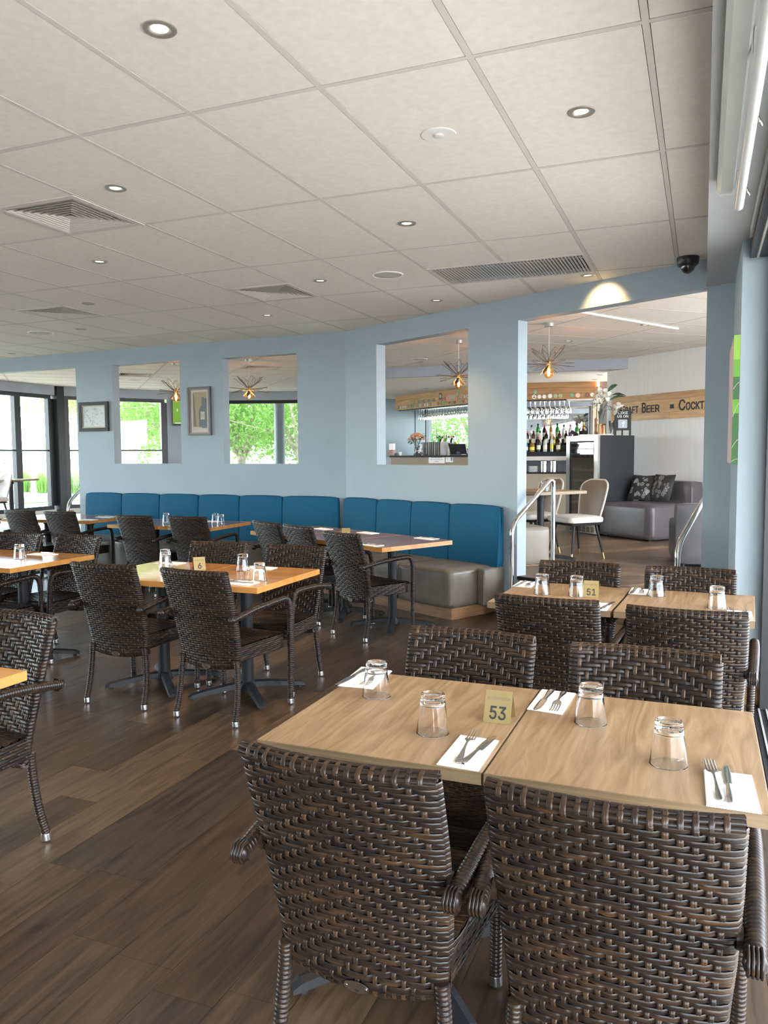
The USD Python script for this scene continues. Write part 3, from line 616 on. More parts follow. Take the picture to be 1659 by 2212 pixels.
for a, b in zip(B2[:-1], B2[1:]): obj('back_panel', cushion(PW, a + .002, b - .002, .012, .125, .42, 1.005, .03, .010, -.035), 'blue_fabric', bq, True)
S1 = [1.64, 2.60, 3.56, 4.52, 5.32]; S2 = [.22, .92, 1.62, 2.33]
for a, b in zip(S1[:-1], S1[1:]): obj('seat_block', cushion(BW, a + .002, b - .002, .06, .62, .10, .455, .022, .008), 'taupe_leather', bq, True)
for a, b in zip(S2[:-1], S2[1:]): obj('seat_block', cushion(PW, a + .002, b - .002, .06, .66, .10, .455, .022, .008), 'taupe_leather', bq, True)
mb = MB(); BW.box(1.66, 5.35, .02, .585, 0, .104, mb=mb); PW.box(.2, 2.325, .02, .628, 0, .104, mb=mb); obj('plinth', mb.mesh, 'skirting', bq)
mb = MB(); PW.box(2.33, 2.42, .015, .30, .10, .44, .01, mb=mb); obj('end_panel', mb.mesh, 'taupe_leather', bq)

# ================================================================== TABLE SETTINGS
TZ = .7505
GPROF = [(.0445, 0.0), (.0437, .0015), (.0345, .074), (.0345, .0765), (.0355, .079), (.0345, .082), (.0318, .085), (.0325, .089), (.0325, .103), (.031, .106), (.022, .1065), (.018, .104), (0.0004, .1035),
         (0.0004, .089), (.020, .087), (.0275, .084), (.0315, .076), (.0412, .0012), (.0428, .0)]
def gl(scale=1.0): return MB().lathe([(r * scale, z * scale) for r, z in GPROF], 40, closed=True).mesh
def make_glass(x, y, label, group):
    t = thing('tumbler', label, 'glass', (x, y, TZ), 0, group); obj('tumbler_glass', gl(), 'glass', t, 40); return t
G = [(-.918, 2.198, 'upturned tumbler beside the far left napkin of the nearest oak table'), (-.654, 1.955, 'upturned tumbler left of the number stand on the nearest oak table'),
     (-.272, 2.183, 'upturned tumbler beside the far napkin on the right half of the nearest oak table'), (-.061, 1.952, 'largest upturned tumbler, near the right end of table 53 by fork and knife'),
     (-.776, 4.149, 'upturned tumbler left on table 51 beside its far left napkin'), (-.596, 4.150, 'upturned tumbler touching the number stand in view on table 51'),
     (-.209, 4.295, 'upturned tumbler at the far right napkin of the doorway oak table'), (.077, 4.041, 'rightmost upturned tumbler on table 51'),
     (-3.406, 4.411, 'upturned tumbler behind the right near chair on table 6, farther of two'), (-3.315, 4.30, 'upturned tumbler behind the right near chair on table 6, nearer of two'),
     (-2.755, 4.363, 'taller looking tumbler reflected in the honey top of table 6'), (-2.435, 4.036, 'upturned tumbler near the right corner of table 6'),
     (-4.632, 4.32, 'upturned tumbler on the honey table at the left edge'), (-5.606, 7.30, 'left tumbler on the walnut table before the banquette'),
     (-5.04, 7.43, 'middle tumbler on the walnut table before the banquette'), (-4.881, 7.30, 'right tumbler on the walnut table before the banquette')]
g0 = make_glass(*G[0], 'upturned drinking glasses on the tables')
for x, y, lab in G[1:]: dup(g0, (x, y, TZ), 0, lab)

def napkin(q, label, z=TZ):
    """A folded paper napkin: four corners on the table, two slightly shifted plies."""
    q = np.array(q, float); c = q.mean(0); t = thing('napkin', label, 'napkin', (c[0], c[1], z), 0, 'folded white napkins under the cutlery')
    p = sg.Polygon(q - c); obj('lower_ply', MB().prism(p, 0, .0016).mesh, 'napkin', t); obj('upper_ply', MB().prism(affinity.translate(affinity.scale(p, .985, .985), .001, .001), .0018, .0036).mesh, 'napkin', t); return t
def loft(mb, st, n=10):
    """Flat-section bar through stations (y, half width, z, half thickness, x)."""
    R = []
    an = np.arange(n) * 2 * np.pi / n
    for y, w, z, th, x in st: R.append(np.stack([x + w * np.cos(an), np.full(n, y), z + th * np.sin(an)], -1))
    R = np.array(R); i, j = np.meshgrid(np.arange(len(R) - 1), np.arange(n), indexing='ij')
    q = np.stack([i * n + j, i * n + (j + 1) % n, (i + 1) * n + (j + 1) % n, (i + 1) * n + j], -1).reshape(-1, 4); mb.add(R.reshape(-1, 3), q[:, ::-1])
    for k, s_ in ((0, 1), (len(R) - 1, -1)): mb.add(np.vstack([R[k], R[k].mean(0)[None]]), [[n, j, (j + 1) % n][::s_] for j in range(n)])
def make_fork(loc, rz, label):
    t = thing('fork', label, 'fork', loc, rz, 'forks laid on the napkins')
    mb = MB(); loft(mb, [(0, .003, .003, .0012, 0), (.006, .0085, .003, .0018, 0), (.02, .0098, .0035, .002, 0), (.05, .0065, .006, .0022, 0), (.085, .0038, .010, .0022, 0), (.118, .0032, .0125, .002, 0), (.128, .006, .0125, .0016, 0), (.135, .0115, .0115, .0014, 0), (.146, .0130, .009, .0012, 0), (.152, .0130, .0078, .0011, 0)])
    obj('handle', mb.mesh, 'cutlery', t, 40)
    for k in range(4):
        x = -.0103 + k * .00687; mb = MB(); loft(mb, [(.150, .0021, .0082, .0011, x), (.170, .0020, .0062, .001, x), (.192, .0018, .0064, .0009, x * .99), (.212, .0014, .0085, .0008, x * .97), (.221, .0006, .0100, .0005, x * .96)], 6); obj('tine', mb.mesh, 'cutlery', t, 40)
    return t
def make_knife(loc, rz, label):
    t = thing('knife', label, 'knife', loc, rz, 'table knives laid on the napkins')
    mb = MB(); loft(mb, [(0, .004, .005, .0022, 0), (.006, .0095, .005, .004, 0), (.02, .0105, .0052, .0046, 0), (.05, .0082, .0052, .0044, 0), (.085, .0062, .005, .004, 0), (.098, .0066, .005, .0036, 0)]); obj('handle', mb.mesh, 'cutlery', t, 40)
    mb = MB(); loft(mb, [(.096, .0062, .0045, .0016, 0), (.104, .0098, .0044, .001, .001), (.15, .0105, .0044, .0009, .001), (.19, .0092, .0044, .0008, .002), (.207, .0055, .0044, .0006, .0045), (.213, .001, .0044, .0004, .006)]); obj('blade', mb.mesh, 'cutlery', t, 40); return t
NP = [([(-1.092, 2.478), (-.972, 2.466), (-.955, 2.255), (-1.073, 2.246)], 'white napkin at the far left corner of the nearest oak table'),
      ([(-.578, 1.954), (-.473, 1.949), (-.471, 1.742), (-.576, 1.747)], 'white napkin under fork and shiny knife on the nearest oak table'),
      ([(-.454, 2.435), (-.348, 2.430), (-.355, 2.218), (-.459, 2.231)], 'white napkin on the far side of table 53, right of the number stand'),
      ([(.017, 1.938), (.119, 1.941), (.127, 1.739), (.022, 1.739)], 'white napkin at the near right corner of the nearest oak table'),
      ([(-.975, 4.53), (-.865, 4.52), (-.869, 4.32), (-.976, 4.325)], 'white napkin at the far left corner of the oak table by the doorway'),
      ([(-.505, 3.985), (-.400, 3.98), (-.405, 3.79), (-.510, 3.79)], 'white napkin at the near side of table 51 beside its joint'),
      ([(-.349, 4.50), (-.255, 4.495), (-.262, 4.295), (-.350, 4.30)], 'white napkin at the far right side of the doorway oak table'),
      ([(.120, 4.0), (.225, 3.995), (.222, 3.78), (.117, 3.785)], 'white napkin at the near right corner of the oak table by the doorway'),
      ([(-2.60, 3.98), (-2.40, 3.98), (-2.40, 3.86), (-2.60, 3.86)], 'white napkin under cutlery at the near right corner of table 6'),
      ([(-3.52, 4.53), (-3.32, 4.53), (-3.32, 4.42), (-3.52, 4.42)], 'white napkin behind two glasses on table 6'),
      ([(-2.80, 4.54), (-2.60, 4.54), (-2.60, 4.44), (-2.80, 4.44)], 'white napkin at the far side of table 6'),
      ([(-4.78, 4.62), (-4.56, 4.62), (-4.56, 4.52), (-4.78, 4.52)], 'white napkin on the far side of the left honey table'),
      ([(-4.66, 4.08), (-4.44, 4.08), (-4.44, 3.97), (-4.66, 3.97)], 'white napkin below the glass on the left honey table'),
      ([(-6.95, 7.78), (-6.73, 7.78), (-6.73, 7.66), (-6.95, 7.66)], 'white napkin on the walnut table by the left opening, farther of two'),
      ([(-6.85, 7.36), (-6.63, 7.36), (-6.63, 7.25), (-6.85, 7.25)], 'white napkin on the walnut table by the left opening, nearer of two'),
      ([(-5.30, 7.62), (-5.10, 7.62), (-5.10, 7.50), (-5.30, 7.50)], 'white napkin behind the glasses on the banquette walnut table'),
      ([(-2.33, 6.70), (-2.14, 6.60), (-2.19, 6.49), (-2.38, 6.59)], 'white napkin at the far right end of table 4'),
      ([(-2.60, 6.06), (-2.41, 5.96), (-2.46, 5.86), (-2.65, 5.96)], 'white napkin at the near right end of table 4'),
      ([(-3.02, 6.98), (-2.83, 6.88), (-2.88, 6.78), (-3.07, 6.88)], 'white napkin behind the number stand of table 4'),
      ([(-3.62, 7.22), (-3.43, 7.12), (-3.48, 7.02), (-3.67, 7.12)], 'white napkin at the far left of the table 4 row')]
for q, lab in NP: napkin(q, lab)
NZ = TZ + .0037
FK = [((-1.000, 2.470), 183, 'fork on the far left napkin of table 53, behind the glass'), ((-.528, 1.762), 4, 'fork beside the shiny knife at the near side of the nearest oak table'), ((-.383, 2.425), 181, 'fork on the far napkin right of number 53'), ((.051, 1.765), 6, 'fork on the near right napkin of the nearest oak table'),
      ((-.897, 4.50), 182, 'fork on the far left napkin of the oak table by the doorway'), ((-.455, 3.80), 5, 'fork on the near napkin beside the joint of the oak table by the doorway'), ((-.288, 4.48), 181, 'fork on the far right napkin of the oak table by the doorway'), ((.155, 3.80), 5, 'fork on the near right napkin of the oak table by the doorway'),
      ((-2.59, 3.93), -80, 'fork on the napkin at the near right corner of table 6'), ((-2.31, 6.61), -112, 'fork on the far right napkin of table 4'), ((-2.60, 5.975), -112, 'fork on the near right napkin of table 4'), ((-6.93, 7.73), -88, 'fork on the farther napkin of the walnut table by the left opening')]
KN = [((-1.055, 2.445), 176, 'knife on the far left napkin of the nearest oak table'), ((-.512, 1.755), -6, 'knife catching a warm glint at the near side of the nearest oak table'), ((-.420, 2.422), 178, 'knife on the far napkin right of number 53'), ((.072, 1.755), 3, 'knife on the near right napkin of the nearest oak table'),
      ((-.935, 4.50), 176, 'knife on the far left napkin of the oak table by the doorway'), ((-.430, 3.80), -10, 'knife on the near napkin beside the joint of the oak table by the doorway'), ((-.322, 4.475), 177, 'knife on the far right napkin of the oak table by the doorway'), ((.185, 3.80), -3, 'knife on the near right napkin of the oak table by the doorway'),
      ((-2.60, 3.90), -88, 'knife on the napkin at the near right corner of table 6'), ((-2.34, 6.64), -118, 'knife on the far right napkin of table 4'), ((-2.62, 6.0), -118, 'knife on the near right napkin of table 4'), ((-6.94, 7.70), -92, 'knife on the farther napkin of the walnut table by the left opening')]
f0 = make_fork((*FK[0][0], NZ), FK[0][1], FK[0][2])
for (x, y), rz, lab in FK[1:]: dup(f0, (x, y, NZ), rz, lab)
k0 = make_knife((*KN[0][0], NZ), KN[0][1], KN[0][2])
for (x, y), rz, lab in KN[1:]: dup(k0, (x, y, NZ), rz, lab)

def number_stand(no, x, y, rz, label, word=True):
    t = thing('table_number_stand', label, 'table number', (x, y, TZ), rz, 'folded brass table number stands')
    w, h, d = .076, .082, .034
    for nm, sg_ in (('front_plate', -1), ('rear_plate', 1)):
        M = frame((-w / 2, sg_ * d, 0), (1, 0, 0), (0, -sg_ * d, h)); mb = MB().prism(sg.Polygon([(.003, 0), (w - .003, 0), (w, .003), (w, h * 1.08), (0, h * 1.08), (0, .003)]), -.0006, .0006, M); p = obj(nm, mb.mesh, 'brass', t)
        if sg_ < 0:
            Mt = M.copy(); v, f = text(str(no), .034 if len(str(no)) > 1 else .036, .046 if len(str(no)) > 1 else .024, .0006, True)
            Mt[:3, 3] = M[:3, 3] + M[:3, :3] @ np.array([.016 if len(str(no)) > 1 else .026, .011, .0007]); obj('numeral', (v @ Mt[:3, :3].T + Mt[:3, 3], f), 'sign_black', p, False, 'black numeral')
            if word:
                v, f = text('portabella', .0085, .062, .0004); Mt[:3, 3] = M[:3, 3] + M[:3, :3] @ np.array([.007, .064, .0007]); obj('lettering', (v @ Mt[:3, :3].T + Mt[:3, 3], f), 'art_brown', p, False)
    return t
number_stand(53, -.512, 2.118, 0, 'brass number stand reading 53 on the nearest oak table')
number_stand(51, -.523, 4.165, 4, 'brass number stand reading 51 behind a glass')
number_stand(6, -3.05, 4.30, 45, 'brass number stand reading 6 on the honey table')
number_stand(4, -2.99, 6.47, 28, 'brass number stand reading 4 before the blue banquette')
number_stand(2, -7.28, 7.60, 60, 'number stand between the two leftmost banquette chairs')

# ================================================================== WALL PIECES OF THE DINING ROOM
def framed(label, s0, s1, z0, z1, fw, fmat, board, art):
    t = thing('framed_picture', label, 'picture', (0, 0, 0), 0)
    M = BW.M(.0)
    ring = rect(s0, z0, s1, z1).difference(rect(s0 + fw, z0 + fw, s1 - fw, z1 - fw)); obj('frame', MB().prism(ring, .001, .032, M).mesh, fmat, t)
    r2 = rect(s0 + fw, z0 + fw, s1 - fw, z1 - fw); obj('frame_slip', MB().prism(r2.difference(r2.buffer(-.014, join_style=2)), .001, .024, M).mesh, 'frame_bronze', t)
    obj('mount_board', MB().prism(r2.buffer(-.013, join_style=2), .001, .012, M).mesh, board, t)
    for nm, p, d, mt in art: obj(nm, MB().prism(p, d - .0006, d, M).mesh, mt, t, False)
    return t
mp = []
for k in range(46):
    x_, z_ = 1.60 + nrg.random() * .33, 1.90 + nrg.random() * .26
    L_ = sg.LineString([(x_, z_), (x_ + nrg.normal() * .02, z_ + nrg.normal() * .02), (x_ + nrg.normal() * .03, z_ + nrg.normal() * .03)]).buffer(.0012, 2); mp.append(L_)
framed('square black framed sketch map at the left end of the back wall', 1.49, 2.005, 1.84, 2.235, .045, 'sign_black', 'paper_map', [('drawing', shapely.union_all(mp).intersection(rect(1.56, 1.90, 1.94, 2.175)), .0128, 'ink_grey')])
bx = 3.555
bot = sg.Polygon([(bx - .060, 1.86), (bx + .058, 1.86), (bx + .058, 2.06), (bx + .045, 2.10), (bx + .018, 2.135), (bx + .016, 2.235), (bx - .016, 2.235), (bx - .018, 2.135), (bx - .047, 2.10), (bx - .060, 2.06)])
framed('tall framed print of two wine bottles between the wall openings', 3.33, 3.68, 1.757, 2.365, .024, 'frame_grey', 'mat_board',
       [('picture_ground', rect(3.405, 1.83, 3.615, 2.30), .0126, 'art_tan'), ('shadow_shape', sg.Polygon([(3.405, 1.87), (3.45, 1.87), (3.42, 2.28), (3.405, 2.28)]), .0132, 'art_brown'), ('table_shape', rect(3.405, 1.83, 3.615, 1.862), .0134, 'art_cream'),
        ('second_bottle', affinity.translate(bot, .045, -.012).intersection(rect(3.405, 1.83, 3.612, 2.3)), .0138, 'art_blue'), ('bottle', bot, .0146, 'art_blue'), ('bottle_label', rect(bx - .035, 1.955, bx + .028, 2.055), .0154, 'art_cream'), ('seal', sg.Point(bx - .004, 2.0).buffer(.02).difference(sg.Point(bx - .004, 2.0).buffer(.013)), .016, 'art_tan')])
t = thing('canvas_painting', 'green edged canvas painting hung on the wall nib by the doorway', 'painting')
obj('canvas', box((.155, 5.045, 1.425), (.1885, 5.86, 2.17), .003), 'art_pink', t)
zs = [1.425, 1.47, 1.60, 1.72, 1.80, 1.93, 2.03, 2.10, 2.17]
for i, (a, b) in enumerate(zip(zs[:-1], zs[1:])): obj('painted_edge', box((.1545, 5.0435, a), (.189, 5.0449, b)), ['art_green_b', 'art_green_b', 'art_green_b', 'art_green_a', 'art_green_b', 'art_green_a', 'art_green_c', 'art_green_c'][i], t, False)
mb = MB()
for (za, zb) in ((1.52, 1.57), (1.70, 1.78), (1.86, 1.90), (1.44, 1.455)): mb.tube([(.156, 5.0432, za), (.172, 5.0432, (za + zb) / 2 + .004), (.188, 5.0432, zb)], .0016, 5)
obj('painted_vein', mb.mesh, 'art_cream', t)
def handrail(label, P, plates, r=.0215):
    t = thing('handrail', label, 'handrail'); obj('rail', MB().tube(smooth_path(P, .11, 9), r, 18).mesh, 'chrome', t, 40)
    for p in plates: obj('floor_flange', MB().cyl((p[0], p[1], p[2]), (p[0], p[1], p[2] + .008), .042, n=20).mesh, 'chrome', t)
def rail_pts(L_, s, d0, z0, zb, d1, zt, zf): return [L_.at(s, d0, z0), L_.at(s, d0, zb), L_.at(s, d1, zt), L_.at(s, d1, zf)]
P = rail_pts(PW, 2.66, .20, .181, .86, -.40, 1.285, RF + .001); handrail('tall chrome handrail at the left side of the doorway steps', P, [P[0], P[3]])
P = rail_pts(PW, 4.235, .17, .181, .80, -.40, 1.29, RF + .001); handrail('chrome handrail at the right side of the doorway steps', P, [P[0], P[3]])
P = rail_pts(BW, 1.31, .10, .181, .86, -.50, 1.30, RF + .001); handrail('chrome handrail at the far left opening', P, [P[0], P[3]])

# ================================================================== CEILING FIXTURES
def downlight(x, y, z, on, label, group='recessed downlights in the dining room ceiling', spot=True, cat='downlight', cone=42, power=1.0, rz=0.0, tilt=0.0):
    t = thing('downlight', label, cat, (x, y, z), rz, group)
    obj('trim_ring', MB().lathe([(.0575, .003), (.0575, -.001), (.054, -.004), (.040, -.0045), (.034, -.001), (.030, .004), (.0575, .0042)], 32, closed=True).mesh, 'brushed', t, 40)
    obj('lens', MB().lathe([(.0, .0012), (.030, .0012), (.030, .003), (0, .003)], 24).mesh, 'lamp_on' if on else 'off_white', t, 40)
    if on and spot:
        l = UsdLux.SphereLight.Define(stage, f'{t.GetPath()}/lamp'); l.CreateRadiusAttr(.022); l.CreateIntensityAttr(LAMP * power); l.CreateColorAttr((1.0, .58, .25)); l.AddTranslateOp().Set((0, 0, -.035)); l.AddRotateXOp().Set(tilt)
        s_ = UsdLux.ShapingAPI.Apply(l.GetPrim()); s_.CreateShapingConeAngleAttr(cone); s_.CreateShapingConeSoftnessAttr(.7)
    return t
LAMP = 480
for x, y, on, lab in [(-1.71, 2.26, 1, 'largest lit downlight, at the top left of the ceiling'), (-.50, 3.46, 1, 'lit downlight at the upper right of the ceiling'), (-2.92, 3.45, 1, 'lit downlight just above the largest louvred vent'),
        (-1.72, 4.66, 1, 'lit downlight left of the ceiling return grille'), (-4.11, 4.66, 1, 'lit downlight below the largest louvred vent'), (-2.92, 5.87, 1, 'lit downlight right of the middle louvred vent'),
        (-4.12, 7.07, 1, 'pale lit downlight below the middle louvred vent'), (-2.31, 7.04, 1, 'lit downlight above the opening onto the bar'), (-.88, 6.56, 1, 'lit downlight whose scallop warms the wall above the doorway'),
        (-5.32, 5.87, 0, 'unlit downlight by the farthest louvred vent'), (-6.45, 6.98, 0, 'unlit downlight beyond the farthest vent, near the back wall'), (-8.8, 8.2, 0, 'unlit downlight at the back wall near the left opening')]:
    downlight(x, y, CZ, on, lab, **(dict(cone=44, power=.6, rz=-27.2, tilt=50.0) if 'scallop' in lab else {}))
def vent(cx, cy, z, rz, label, group):
    t = thing('air_vent', label, 'vent', (cx, cy, z), rz, group); q = math.sqrt(2)
    fr = rect(-.2985, -.2985, .2985, .2985).difference(rect(-.255, -.255, .255, .255)); obj('frame', MB().prism(fr, -.004, .004).mesh, 'grid', t, False)
    obj('back_box', MB().prism(rect(-.297, -.297, .297, .297), .055, .06).prism(rect(-.297, -.297, .297, .297).difference(rect(-.285, -.285, .285, .285)), .0042, .055).mesh, 'vent_dark', t, False)
    h = .245
    for k in range(7):
        m = MB().lathe([(h * q, -.003), ((h - .022) * q, .020), ((h - .025) * q, .020), ((h - .004) * q, -.003)], 4, closed=True); v, f = m.mesh; v = v @ Rz(45)[:3, :3].T
        obj('louvre', (v, f), 'grid', t, False); h -= .032
    obj('centre_cap', MB().hull([(sx * .03, sy * .03, -.003) for sx in (-1, 1) for sy in (-1, 1)] + [(0, 0, .012)]).mesh, 'grid', t, False); return t
v0 = vent(*VENTS[0], CZ, 0, 'largest square louvred ceiling vent, at the left edge', 'square louvred ceiling vents')
dup(v0, (*VENTS[1], CZ), 0, 'middle square louvred ceiling vent'); dup(v0, (*VENTS[2], CZ), 0, 'farthest square louvred ceiling vent, at the left')
for (a, b), lab in zip(((-1.8, 2.4), (0.6, 3.6), (4.8, -2.4), (6.6, -4.2)), ('square vent in the bar ceiling seen through the doorway', 'second vent in the bar ceiling, half behind the doorway jamb', 'square vent in the far ceiling seen through the wall openings', 'square vent in the far ceiling by the left windows')):
    x, y = b45(b + .3, a + .3); dup(v0, (x, y, CZ), 44, lab)
t = thing('return_air_grille', 'long grey return air grille in the ceiling before the doorway', 'grille', (-1.405, 6.1435, CZ))
obj('frame', MB().prism(rect(-.598, -.298, .598, .298).difference(rect(-.575, -.27, .575, .27)), -.004, .004).mesh, 'grid', t, False); obj('back_box', MB().prism(rect(-.597, -.297, .597, .297), .03, .035).mesh, 'vent_dark', t, False)
mb = MB()
for i in range(46): x = -.57 + i * .0253; mb.box((x, -.27, -.002), (x + .016, .27, .002))
obj('fins', mb.mesh, 'grille', t, False, kind='stuff')
for i in (-.19, .19): obj('cross_bar', box((-.575, i - .006, -.001), (.575, i + .006, .006)), 'grille', t, False)
t = thing('ceiling_cover_plate', 'round white cover plate in the ceiling with a small sensor', 'cover plate', (-1.12, 3.45, CZ)); obj('plate', MB().lathe([(.078, .003), (.078, -.002), (.075, -.004), (0, -.004)], 36).mesh, 'white', t, 40)
obj('sensor', MB().lathe([(.022, -.004), (.022, -.009), (.016, -.012), (0, -.012)], 20).mesh, 'off_white', t, 40)
def speaker(x, y, z, r, label): 
    t = thing('ceiling_speaker', label, 'speaker', (x, y, z), 0, 'round ceiling speakers'); obj('rim', MB().lathe([(r, .003), (r, -.004), (r - .008, -.007), (r - .014, -.004), (r - .014, .003)], 40, closed=True).mesh, 'white', t, 40); obj('mesh_cover', MB().lathe([(r - .014, -.003), (0, -.005)], 32).mesh, 'speaker_mesh', t, 40); return t
speaker(-2.34, 5.90, CZ, .125, 'round ceiling speaker left of the return grille'); speaker(-7.05, 7.0, CZ, .14, 'round ceiling speaker at the far left of the dining room')
t = thing('security_camera', 'black dome security camera under the ceiling above the doorway', 'camera', (-.13, 6.27, CZ)); obj('housing', MB().lathe([(0, .002), (.078, .002), (.078, -.02), (.073, -.05), (.06, -.062), (.0, -.062)], 32).mesh, 'black_frame', t, 40)
obj('dome', MB().lathe([(.052 * math.cos(a), -.060 - .056 * math.sin(a)) for a in np.linspace(0, np.pi / 2 - .02, 9)], 28).mesh, 'dark_dome', t, True)
t = thing('roller_blind', 'white roller blind cassette with bottom tube under the bulkhead at right', 'blind')
ch = sg.Polygon([(.034, 2.709), (.034, 2.665), (.050, 2.645), (.098, 2.645), (.106, 2.66), (.106, 2.709), (.098, 2.709), (.098, 2.664), (.052, 2.656), (.044, 2.672), (.044, 2.709)])
M = frame((0, 3.92, 0), (1, 0, 0), (0, 0, 1)); obj('cassette', MB().prism(ch, 0, 7.5, M).mesh, 'white_gloss', t, False)
obj('end_cap', MB().prism(sg.Polygon([(.030, 2.7095), (.030, 2.662), (.048, 2.640), (.100, 2.640), (.110, 2.658), (.110, 2.7095)]), -.006, 0, M).mesh, 'white', t, False)
obj('tube', MB().tube([(.128, 3.98, 2.60), (.128, -4, 2.60)], .020, 20).mesh, 'white_gloss', t, 40)
for y in (3.7, 2.95, 2.1): obj('hook', MB().tube(smooth_path([(.128, y, 2.618), (.150, y, 2.59), (.158, y - .03, 2.55), (.150, y - .05, 2.56)], .02), .004, 8).mesh, 'steel', t, 40)
for y in (3.85, 2.6, 1.4): obj('bracket', box((.112, y - .02, 2.60), (.118, y + .02, 2.7095)).__class__((box((.112, y - .02, 2.60), (.130, y + .02, 2.7095)))), 'white', t, False)

# ================================================================== THE BAR ROOM
ORD = ['first', 'second', 'third', 'fourth', 'fifth', 'sixth', 'seventh', 'eighth', 'ninth', 'tenth', 'eleventh', 'twelfth']
def nth(i):
    i += 1
    return ORD[i - 1] if i <= 12 else f'{i}{"st" if i % 10 == 1 and i != 11 else "nd" if i % 10 == 2 and i != 12 else "rd" if i % 10 == 3 and i != 13 else "th"}'
bh = thing('bar_bulkhead', 'timber clad bulkhead over the bar with beer mats and hanging glasses', 'bulkhead')
for fi, L_ in enumerate(TF):
    obj('carcass', L_.wall(rect(0.01, 2.452, L_.L - .01, 2.751), -.42, -.013), 'dark_grey_wall', bh)
    for r_ in range(3):
        s = -rng.uniform(0, .9); z0 = 2.452 + r_ * .0997
        while s < L_.L:
            e = s + rng.uniform(.8, 1.5); a, b = max(s, 0) + .001, min(e, L_.L) - .001
            if b - a > .03: obj('board', L_.box(a, b, -.013, .002 * rng.random(), z0 + .001, z0 + .0985), rng.choice(['timber', 'timber_b']) if fi == 0 else rng.choice(['timber_dark', 'timber_dark', 'timber_b']), bh, False)
            s = e
obj('lip', TF[1].box(1.20, 1.677, -.42, .004, 2.425, 2.452), 'brushed', bh); obj('end_board', TF[1].box(1.677, 1.70, -.42, .002, 2.43, 2.751), 'timber_dark', bh)
MATC = ['pale', 'green', 'terracotta', 'black', 'olive', 'grey', 'red', 'slate blue']
def beer_mats(L_, items, label, group):
    rows = {}
    for s, z, m, r in items:
        rw = 'upper' if z > 2.55 else 'lower'; i = rows.get(rw, 0); rows[rw] = i + 1
        t = thing('beer_mat', f'round {MATC[m]} beer mat, {nth(i)} from left in the {rw} row {label}', 'beer mat', tuple(L_.at(s, .0045, z)), L_.deg(), group)
        M = frame((0, 0, 0), (1, 0, 0), (0, 0, 1)); obj('disc', MB().prism(sg.Point(0, 0).buffer(r, 10), -.001, .0015, M).mesh, f'mat_{m}', t, False)
        obj('print', MB().prism(sg.Point(0, 0).buffer(r * .66, 8).difference(rect(-r, -r * .12, r, r * .25)), .0015, .002, M).mesh, f'mat_{(m + 3) % 8}', t, False)
beer_mats(TF[1], [(.64 + .0, 2.503, 0, .038), (.73, 2.503, 5, .036), (.815, 2.503, 5, .036), (.915, 2.512, 5, .040), (1.01, 2.510, 4, .034), (1.095, 2.512, 4, .034), (1.29, 2.520, 1, .034), (1.39, 2.515, 2, .042), (1.55, 2.518, 3, .038), (1.635, 2.520, 5, .036), (.66, 2.585, 1, .036)],
          'above the doorway bar', 'beer mats in the doorway view')
it = []
for k in range(30):
    if k % 8 == 7: continue
    it.append((.12 + k * .092, 2.505, rng.randrange(8), .034)); 
    if k > 5: it.append((.16 + k * .092, 2.585 + .004 * rng.random(), rng.randrange(8), .034))
beer_mats(TF[0], it, 'on the angled bulkhead', 'beer mats in the opening view')
for s, z, w, h, m, lab in ((1.62, 2.645, .10, .13, 'art_brown', 'small dark poster on the angled bulkhead'), (1.90, 2.60, .34, .15, 'mat_2', 'pinkish beer plaque on the angled bulkhead'), (2.20, 2.66, .08, .12, 'mat_4', 'small greenish plaque high on the angled bulkhead'), (2.62, 2.55, .26, .20, 'mat_2', 'orange round edged plaque near the lamp on the angled bulkhead')):
    t = thing('plaque', lab, 'plaque'); obj('plate', TF[0].box(s, s + w, .0025, .008, z - h / 2, z + h / 2, .002), m, t); obj('print', TF[0].box(s + w * .2, s + w * .8, .008, .009, z - h * .2, z + h * .25), 'art_cream', t)
rk = thing('glass_rack', 'black metal hanging rack under the bar bulkhead', 'rack')
for L_, s0, s1 in ((TF[0], .05, 3.40), (TF[1], .02, 1.30)):
    for d in (-.36, -.26, -.16, -.06): obj('rail', MB().tube([L_.at(s0, d, 2.437), L_.at(s1, d, 2.437)], .006, 8).mesh, 'steel', rk)
    for s in np.arange(s0, s1, .55): obj('cross_bar', MB().tube([L_.at(s, -.38, 2.444), L_.at(s, -.04, 2.444)], .006, 8).mesh, 'black_metal', rk)
for s in (.45, .85): obj('support_post', MB().tube([TF[0].at(s, -.2, 1.48), TF[0].at(s, -.2, 2.44)], .010, 8).mesh, 'black_metal', rk)
t = thing('light_pole', 'slim metal pole with amber lamp at the end of the bar', 'pole'); p = TF[1].at(1.735, .02)
obj('pole', MB().cyl((p[0], p[1], RF), (p[0], p[1], 2.66), .017, n=12).mesh, 'bright_brass', t, 40); obj('lamp_tube', MB().cyl((p[0], p[1], 2.66), (p[0], p[1], 2.752), .024, n=12).mesh, 'amber_lamp', t, 40)
WG = [(.034, 0), (.034, -.002), (.008, -.006), (.0045, -.015), (.0042, -.085), (.010, -.095), (.030, -.125), (.040, -.165), (.034, -.215), (.033, -.215), (.038, -.165), (.028, -.127), (.008, -.100), (.0004, -.098), (.0004, .0)]
w0 = None
